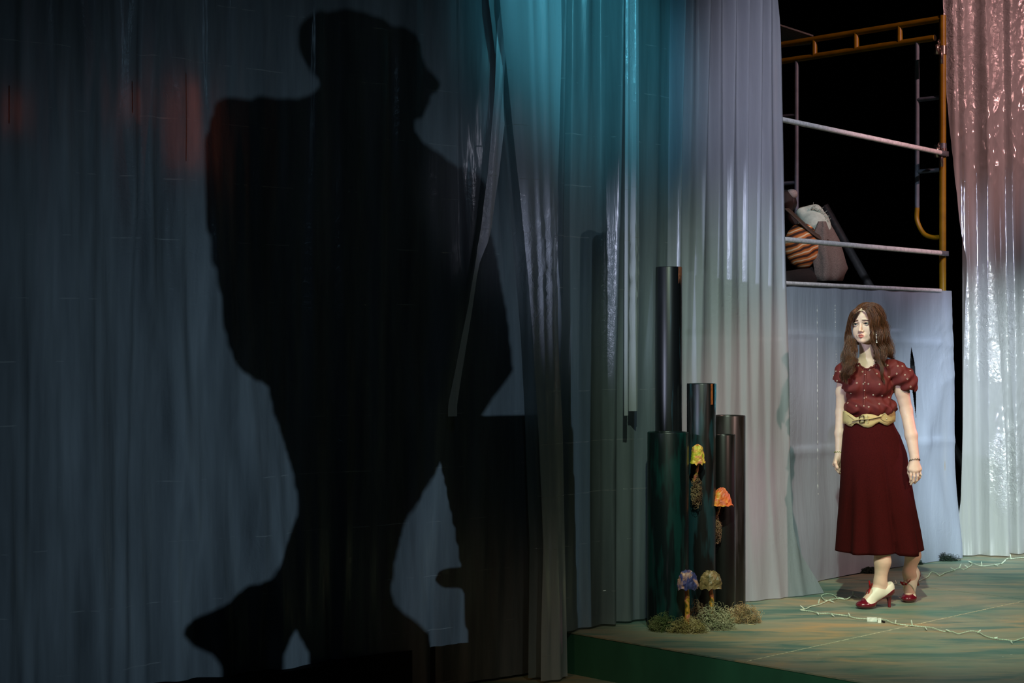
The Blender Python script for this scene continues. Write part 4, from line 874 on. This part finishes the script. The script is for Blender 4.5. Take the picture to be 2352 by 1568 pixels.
# gathered folds
X, Y, Z = np.meshgrid(*f.ax, indexing='ij')
f.d += (.0045*np.sin(X*95+Z*40+2*np.sin(Z*50))*np.clip((1.18-Z)/.1, 0, 1)+.0042*np.sin(X*70-Z*95+Y*30)*np.clip((abs(X-(w(1996, 0)[0]))-.06)/.05, 0, 1)+.0016*np.sin(X*150+Y*90+2)).astype(np.float32)
Vb, Qb = f.mesh(); blouse = mk('blouse', Vb, Qb, M['blouse'], wo)
bvh = BVHTree.FromPolygons([Vector(v) for v in Vb], [tuple(int(i) for i in q) for q in Qb])
cam0 = Vector((0, 0, CAMH))
def hit(px, py, tree=None):
    d_ = Vector(ray(px, py)).normalized(); r_ = (tree or bvh).ray_cast(cam0, d_); return r_[0], r_[1]
mb = MB(); dots = [(424, 765), (364, 858), (470, 868), (536, 877), (587, 877), (698, 880), (528, 755), (670, 775), (780, 692), (880, 698), (927, 700), (1006, 745), (951, 786), (870, 775), (795, 806), (903, 902), (635, 987), (411, 972), (723, 995), (792, 1012), (380, 1068), (466, 1097), (590, 1106), (695, 1077), (466, 648), (485, 697), (660, 693), (305, 755), (262, 750), (343, 606), (850, 580), (1008, 905), (977, 826), (597, 738), (313, 637), (560, 1010), (350, 1015)]
for x, y in dots:
    p, n_ = hit(1860+x/4.356, 680+y/4.356)
    if p is not None:
        if n_.dot(Vector(p)-cam0) > 0: n_ = -n_
        mb.add(*ring(np.array(p)+np.array(n_)*.0006, .0036, .0010, n_, 12, 4))
rg = np.random.default_rng(5); cb = Vector(w(1998, 890, .05))
for i in range(46):    # the print goes on round the sides and back
    a_ = rg.uniform(.05, math.pi-.05); z_ = rg.uniform(-.12, .10); o_ = cb+Vector((math.cos(a_), math.sin(a_), 0))*.6+Vector((0, 0, z_)); r_ = bvh.ray_cast(o_, -Vector((math.cos(a_), math.sin(a_), 0)))
    if r_[0] is not None: mb.add(*ring(np.array(r_[0])+np.array(r_[1])*.0006*(1 if r_[1].dot(o_-cb) > 0 else -1), .0036, .0010, r_[1], 10, 4))
tag(mb.build('ring_print', M['ringm'], blouse), kind='stuff')
# collar ruffle and front placket
mb = MB(); P = []
for i, (x, y) in enumerate([(1966, 812), (1967, 822), (1972, 832), (1980, 840), (1988, 845), (1998, 842), (2010, 836), (2020, 828), (2028, 820)]):
    p, n_ = hit(x, y+3); 
    if p is not None: P.append(np.array(p)+np.array([0, -.003, .0]))
if len(P) > 3:
    P = crom(P, 6); P[:, 2] += .0025*np.sin(np.arange(len(P))*1.1); mb.add(*tube(P, .0055+.002*np.sin(np.arange(len(P))*1.7), 7)); mb.build('ruffle_collar', M['blouse'], blouse)
P = [hit(1988-i*.35, 850+i*9)[0] for i in range(10)]; P = [np.array(p)+[0, -.0015, 0] for p in P if p is not None]; mk('placket', *tube(P, .006, 6, ry=.35), M['blouse'], blouse)
for i in (1, 3, 5, 7, 9):
    p, n_ = hit(1987-i*.35, 851+i*9); 
    if p is not None: mk('button', *ball(np.array(p)+[0, -.005, 0], (.0032, .0018, .0032), 8, 5), M['ringm'], blouse)
# ---------------- culottes
rows = [(952, 1944, 2048, .100, .05), (975, 1940, 2053, .105, .05), (1000, 1936, 2067, .125, .05), (1040, 1933, 2082, .145, .05), (1100, 1931, 2092, .16, .05), (1160, 1926, 2103, .18, .055), (1215, 1921, 2115, .20, .06), (1262, 1917, 2124, .215, .065)]
zr = [w(0, r_[0], r_[4])[2] for r_ in rows]; n = 160; NR = 60; V = []
zt, zb = w(0, 952, .05)[2], .300
for j in range(NR+1):
    z = zt+(zb-zt)*j/NR; g = lambda i: np.interp(-z, [-q for q in zr], [r_[i] for r_ in rows]); py, l_, r_, ry, dc = [g(i) for i in range(5)]
    cx = (w(l_, py, dc)[0]+w(r_, py, dc)[0])/2; rx = (w(r_, py, dc)[0]-w(l_, py, dc)[0])/2; q = j/NR; sp2 = q**1.3
    for k in range(n):
        a_ = 2*math.pi*k/n; dg = math.degrees(a_); dg = dg-360 if dg > 180 else dg
        fo = 0
        for c0, wd, am, q0 in ((-73+(1-q)*-12, 6, -.10, .12), (-41, 3, -.03, .35), (-118, 8, -.10, .3), (-100, 9, .07, .3), (-58, 7, .06, .3), (-145, 8, -.08, .3), (-132, 7, .05, .4), (95, 9, -.2, .2), (60, 8, -.08, .3), (130, 8, -.08, .3), (170, 8, -.05, .5)):
            fo += am*math.exp(-((dg-c0)/wd)**2)*max(0, (q-q0)/(1-q0))**.8
        e1_, e2_ = -40-4*(1-q), -73-12*(1-q)
        if -90 < dg < 40 and dg > e1_: fo -= .13*(1-math.exp(-(dg-e1_)/1.5))*math.exp(-(dg-e1_)/26)*max(0, (q-.25)/.75)
        if dg < e2_: fo -= .22*(1-math.exp(-(e2_-dg)/1.2))*math.exp(-(e2_-dg)/14)*max(0, (q-.08)/.92)**.8
        fo += .012*math.sin(a_*9+q*3)*q
        s_ = 1+fo; hz = 0
        if j == NR: hz = .004*math.sin(a_*4+1)+(-.010 if e2_ < dg < e1_ else (.008 if dg > e1_ else 0))
        V.append([cx+rx*math.cos(a_)*s_, YW+dc+ry*math.sin(a_)*s_*(1.0), z+hz])
Fc = np.array([(j*n+k, (j+1)*n+k, (j+1)*n+(k+1) % n, j*n+(k+1) % n) for j in range(NR) for k in range(n)])
cul = mk('culottes', V, Fc, M['skirt'], wo); so = cul.modifiers.new('thick', 'SOLIDIFY'); so.thickness = .005; so.offset = -1
# ---------------- belt
up_t = [(1936, 944), (1942, 943), (1950, 948), (1958, 953), (1966, 959), (1973, 957), (1980, 952), (1990, 950), (2002, 951), (2010, 953), (2017, 956), (2022, 952), (2027, 944), (2034, 941), (2040, 938), (2048, 938), (2053, 944)]
lo_t = [(1936, 972), (1944, 973), (1950, 978), (1957, 979), (1963, 973), (1968, 971), (1974, 974), (1984, 980), (1994, 982), (2003, 979), (2011, 973), (2018, 969), (2022, 970), (2030, 975), (2038, 977), (2045, 973), (2053, 968)]
cB = w(1996, 960, .05); V = []; n = 120; rxb = .143; ryb = .112
for k in range(n):
    a_ = 2*math.pi*k/n; x = cB[0]+rxb*math.cos(a_); y = cB[1]+ryb*math.sin(a_); px = 1176+F*x/y
    if math.sin(a_) < .15: u_, l_ = np.interp(px, *zip(*up_t)), np.interp(px, *zip(*lo_t))
    else: u_, l_ = 948, 970
    for q in (0, .25, .5, .75, 1):
        bul = 1+.012*math.sin(q*math.pi); V.append([cB[0]+(x-cB[0])*bul, cB[1]+(y-cB[1])*bul, w(0, u_+(l_-u_)*q, y-YW)[2]])
Fc = np.array([(k*5+j, k*5+j+1, ((k+1) % n)*5+j+1, ((k+1) % n)*5+j) for k in range(n) for j in range(4)])
belt = mk('belt', V, Fc, M['tan'], wo); so = belt.modifiers.new('thick', 'SOLIDIFY'); so.thickness = .004; so.offset = 1
def bp(px, py, off=.0):
    for a_ in np.linspace(math.pi, 2*math.pi, 400):
        x = cB[0]+(rxb+off)*math.cos(a_); y = cB[1]+(ryb+off)*math.sin(a_)
        if 1176+F*x/y >= px: break
    return np.array([x, y, CAMH-(py-HZ)/F*y])
P = [bp(x, y, .008) for x, y in ((1958, 966), (1966, 965), (1975, 963), (1985, 962.5), (1995, 962), (2005, 960.5), (2015, 958), (2024, 956))]
mk('strap', *tube(crom(P, 4), .0125, 8, ry=.22), M['tan'], belt)
mk('belt_loop', *tube([bp(1993, 954, .012), bp(1993.5, 970, .012)], .0045, 6, ry=.6), M['tan'], belt)
mb = MB(); q4 = [bp(1973, 955, .013), bp(1984, 954.5, .013), bp(1985, 970, .013), bp(1974, 971, .013)]
for i in range(4): mb.add(*tube([q4[i], q4[(i+1) % 4]], .0026, 6))
mb.add(*tube([bp(1973.5, 963, .014), bp(1986, 963, .014)], .0018, 5)); mb.build('buckle', M['bucklem'], belt)
for x, y in ((2032, 949), (2036.5, 962), (1948, 968.5), (1966, 966.5)): mk('rivet', *ball(bp(x, y, .0065), .0030, 8, 5), M['silver'], belt)
# flap seams of the interlaced belt pieces
for pts in (((2022, 961), (2029, 966), (2037, 968.5), (2046, 967)), ((1937, 947), (1950, 955), (1960, 963), (1968, 966)), ((1949, 976), (1955, 973.5), (1962, 971)), ((2024, 956), (2034, 948), (2040, 941))):
    mk('belt_edge', *tube(crom([bp(x, y, .006) for x, y in pts], 5), .0014, 5), simple('belt_edge_dark', (120, 100, 60), .6), belt)
# ---------------- shoes
def shoe(T, lab_parent, s):
    root = empty('shoe', F1(T, .10, 0, 0)*[1, 1, 0], parent=wo)
    def base(off, h=.0019):
        g = Field((-.03, -.06, -.005), (.25, .06, .19), h)
        g.ell((.036, 0, .098), (.033+off, .029+off, .034+off), .01); g.cap((.036, 0, .095), (.026, 0, .118), .028+off, .027+off, .02); g.cap((.036, 0, .094), (.095, 0, .082), .027+off, .029+off, .02); g.cap((.095, 0, .080), (.152, 0, .040), .029+off, .025+off, .02)
        g.ell((.168, 0, .022), (.054+off, .037+off, .020+off), .02); g.cap((.085, 0, .116), (.150, 0, .048), .029+off, .025+off, .02)
        return g
    g = base(.004); U, Vv, Zz = np.meshgrid(*g.ax, indexing='ij')
    sole = np.interp(U[:, 0, 0], [-.03, .0, .05, .10, .135, .16, .25], [.078, .078, .062, .026, .006, .001, .003])[:, None, None]
    g.d = np.maximum(g.d, sole-Zz)
    collar = np.interp(U[:, 0, 0], [-.03, .005, .04, .075, .11, .25], [.150, .146, .128, .117, .123, .128])[:, None, None]
    g.d = np.maximum(g.d, Zz-collar)
    g.cap((.150, 0, .092), (.176, 0, .062), .022, .020, .004, True); g.cap((.070, 0, .12), (.076, 0, .22), .0345, .05, .003, True)
    V, Q = g.mesh(); mk('upper', T(V), Q, M['shoecream'], root)
    g = base(.0062); g.d = np.maximum(g.d, sole-.003-Zz)
    line = np.interp(U[:, 0, 0], [-.03, .012, .035, .06, .10, .13, .160, .176, .186, .25], [.106, .104, .095, .072, .046, .034, .030, .040, .07, .08])[:, None, None]
    g.d = np.maximum(g.d, Zz-line); V, Q = g.mesh(); mk('vamp', T(V), Q, M['shoered'], root)
    P = T([[.028, 0, .082], [.024, 0, .060], [.022, 0, .035], [.021, 0, .012], [.021, 0, .001 if s > 0 else .001]]); mk('heel', *tube(P, [.026, .017, .0105, .0085, .0088], 12), M['shoered'], root)
    P = T([[u_, 0, z_] for u_, z_ in ((.005, .074), (.05, .058), (.10, .022), (.135, .003), (.17, .0), (.215, .004))]); 
    # ribbon bow over the instep
    k0 = np.array([.136, -.006, .112])
    def rib(pts, r=.006): mk('ribbon', *tube(crom(T([list(np.array(p)) for p in pts]), 6), r, 6, ry=.3), M['ribbon'], root)
    mk('bow_knot', *ball(T([k0])[0], .0075, 8, 6), M['ribbon'], root)
    rib([k0, k0+[-.006, -.020, .010], k0+[-.016, -.034, .004], k0+[-.010, -.022, -.008], k0]); rib([k0, k0+[.004, .018, .012], k0+[.006, .030, .030], k0+[.004, .018, .016], k0], .005)
    rib([k0, k0+[.012, -.012, -.016], k0+[.020, -.016, -.042], k0+[.026, -.017, -.058]], .0065); rib([k0, k0+[.008, .006, .018], k0+[.012, .006, .042]], .005); rib([k0, k0+[.016, .010, -.02], k0+[.024, .012, -.045]], .005)
    return root
shoe(TL, wo, 1); shoe(TR, wo, -1)
# ---------------- hair
f = Field(HC-[.15, .15, .20], HC+[.16, .16, .14], .0032)
f.ell(H(0, -.026, .038), (.079, .096, .084), .01, False, RH)
f.cap(H(.060, -.035, .02), H(.070, -.055, -.09), .040, .036, .03); f.cap(H(-.060, -.035, .02), H(-.064, -.050, -.09), .034, .030, .03); f.cap(H(0, -.085, .0), H(0, -.075, -.11), .045, .04, .03)
f.ell(H(0, .080, -.030), (.052, .080, .100), .012, True, RH); f.ell(H(.0, .088, .020), (.044, .05, .034), .012, True, RH)
hair = empty('hair', H(0, 0, .1), parent=wo)
Vh, Qh = f.mesh(); mk('hair_base', Vh, Qh, M['hair'], hair)
hb = BVHTree.FromPolygons([Vector(v) for v in Vh], [tuple(int(i) for i in q) for q in Qh])
def lock(name, G, R, ns, seed, rs=.0009, curl=.010, cf=26):
    rg = np.random.default_rng(seed); mb = MB(); G = crom([w(*g) for g in G], 7); m = len(G); R = np.interp(np.linspace(0, 1, m), np.linspace(0, 1, len(R)), R)
    for i in range(int(ns*1.5)):
        o = rg.normal(size=3)*.55; ph = rg.uniform(0, 6.28)*.25; cu = curl*rg.uniform(.5, 1.3); s_ = np.linspace(0, 1, m); amp = cu*np.clip((s_-.25)/.4, 0, 1)
        end = int(m*rg.uniform(.82, 1)); P = G+o*R[:, None]; P[:, 0] += amp*np.sin(s_*cf+ph); P[:, 1] += amp*np.cos(s_*cf+ph)
        mb.add(*tube(P[:end], np.linspace(rs, rs*.55, end), 4))
    return mb.build(name, M['hair'], hair)
# image-left side: swept from the parting, framing the cheek, curling on the chest
lock('lock', [(1976, 707, -.065), (1964, 714, -.075), (1955, 728, -.055), (1951, 748, -.02), (1950, 772, .0), (1950, 800, -.02), (1951, 828, -.06), (1947, 855, -.075), (1940, 885, -.05)], [.002, .008, .009, .009, .011, .018, .020, .014, .004], 150, 1)
lock('lock', [(1974, 706, -.06), (1958, 718, -.05), (1949, 745, .01), (1947, 775, .03), (1944, 805, .02), (1941, 832, -.02), (1938, 858, -.03), (1933, 880, -.01)], [.002, .008, .009, .012, .016, .018, .012, .003], 110, 2)
lock('lock', [(1960, 780, .0), (1962, 800, -.03), (1960, 825, -.07), (1956, 850, -.085), (1948, 872, -.08)], [.010, .014, .014, .010, .003], 80, 3)
# image-right side: over the ear and down the shoulder, thin ringlet in front
lock('lock', [(1979, 705, -.07), (1990, 714, -.088), (1997, 730, -.088), (2000, 750, -.082), (2002, 772, -.075), (2008, 795, -.075), (2017, 820, -.08), (2024, 845, -.10), (2028, 868, -.105), (2030, 884, -.10)], [.002, .006, .007, .006, .008, .010, .010, .008, .006, .002], 90, 4, curl=.005, cf=34)
lock('lock', [(1982, 703, -.055), (1998, 708, -.07), (2009, 725, -.075), (2014, 748, -.07), (2018, 775, -.06), (2024, 800, -.06), (2030, 825, -.075), (2032, 845, -.08)], [.003, .012, .014, .015, .018, .018, .012, .004], 190, 5)
lock('lock', [(1985, 701, -.03), (2006, 703, -.04), (2022, 720, -.04), (2028, 745, -.03), (2032, 772, -.02), (2038, 795, -.02), (2046, 815, -.01), (2052, 826, .0)], [.004, .012, .013, .014, .018, .020, .016, .006], 210, 6)
lock('lock', [(1990, 699, .0), (2012, 702, .0), (2027, 722, .01), (2031, 748, .03), (2035, 775, .04), (2041, 800, .04), (2045, 820, .04)], [.004, .012, .012, .016, .020, .022, .012], 160, 7)
lock('lock', [(2003, 790, -.04), (2010, 805, -.055), (2012, 822, -.065), (2016, 838, -.075)], [.008, .010, .008, .002], 40, 8)
for i, (a0, b0) in enumerate(((1966, 2), (1971, -1))): pass
lock('lock', [(1978, 704, -.07), (1992, 712, -.095), (1998, 735, -.097), (2000, 760, -.09), (1998, 775, -.09)], [.001, .004, .004, .003, .002], 26, 9, curl=.002)
# ---------------- jewellery
er = empty('earring', w(2013, 766, -.095), parent=wo)
for i, (y, r_) in enumerate(((768, .0028), (774, .0038), (778, .0022), (782, .0022), (786, .0045))): mk('bead', *ball(w(2013+.2*i, y, -.118), r_, 8, 6), M['pearl'], er)
mk('hook', *tube([w(2013, 762, -.112), w(2013, 788, -.118)], .0008, 4), M['silver'], er)
def bracelet(c, ax_, R, seed, mat):
    ax_ = ax_/np.linalg.norm(ax_); a_ = np.cross(ax_, [0, 1, 0]); a_ /= np.linalg.norm(a_); b_ = np.cross(ax_, a_); mb = MB()
    for i in range(26): q = 2*math.pi*i/26; mb.add(*ball(c+(a_*math.cos(q)+b_*math.sin(q))*R+ax_*(.0015*(-1)**i), .0028, 6, 4))
    return mb.build('bracelet', mat, wo)
bracelet(w(2101, 1057, -.094), w(2101, 1057, -.094)-w(2094, 1010, -.055), .0285, 1, M['bucklem']); bracelet(w(1927, 1039, .091), w(1927, 1039, .09)-w(1929, 995, .11), .0245, 2, simple('gold_green_beads', (150, 160, 80), .3, metal=.5))
mk('finger_ring', *ring(w(2114, 1091, -.104), .0078, .0018, (0, 0, 1), 12, 5), M['silver'], wo); mk('ring_stone', *ball(w(2117, 1091, -.112), .0035, 8, 5), M['pearl'], wo)
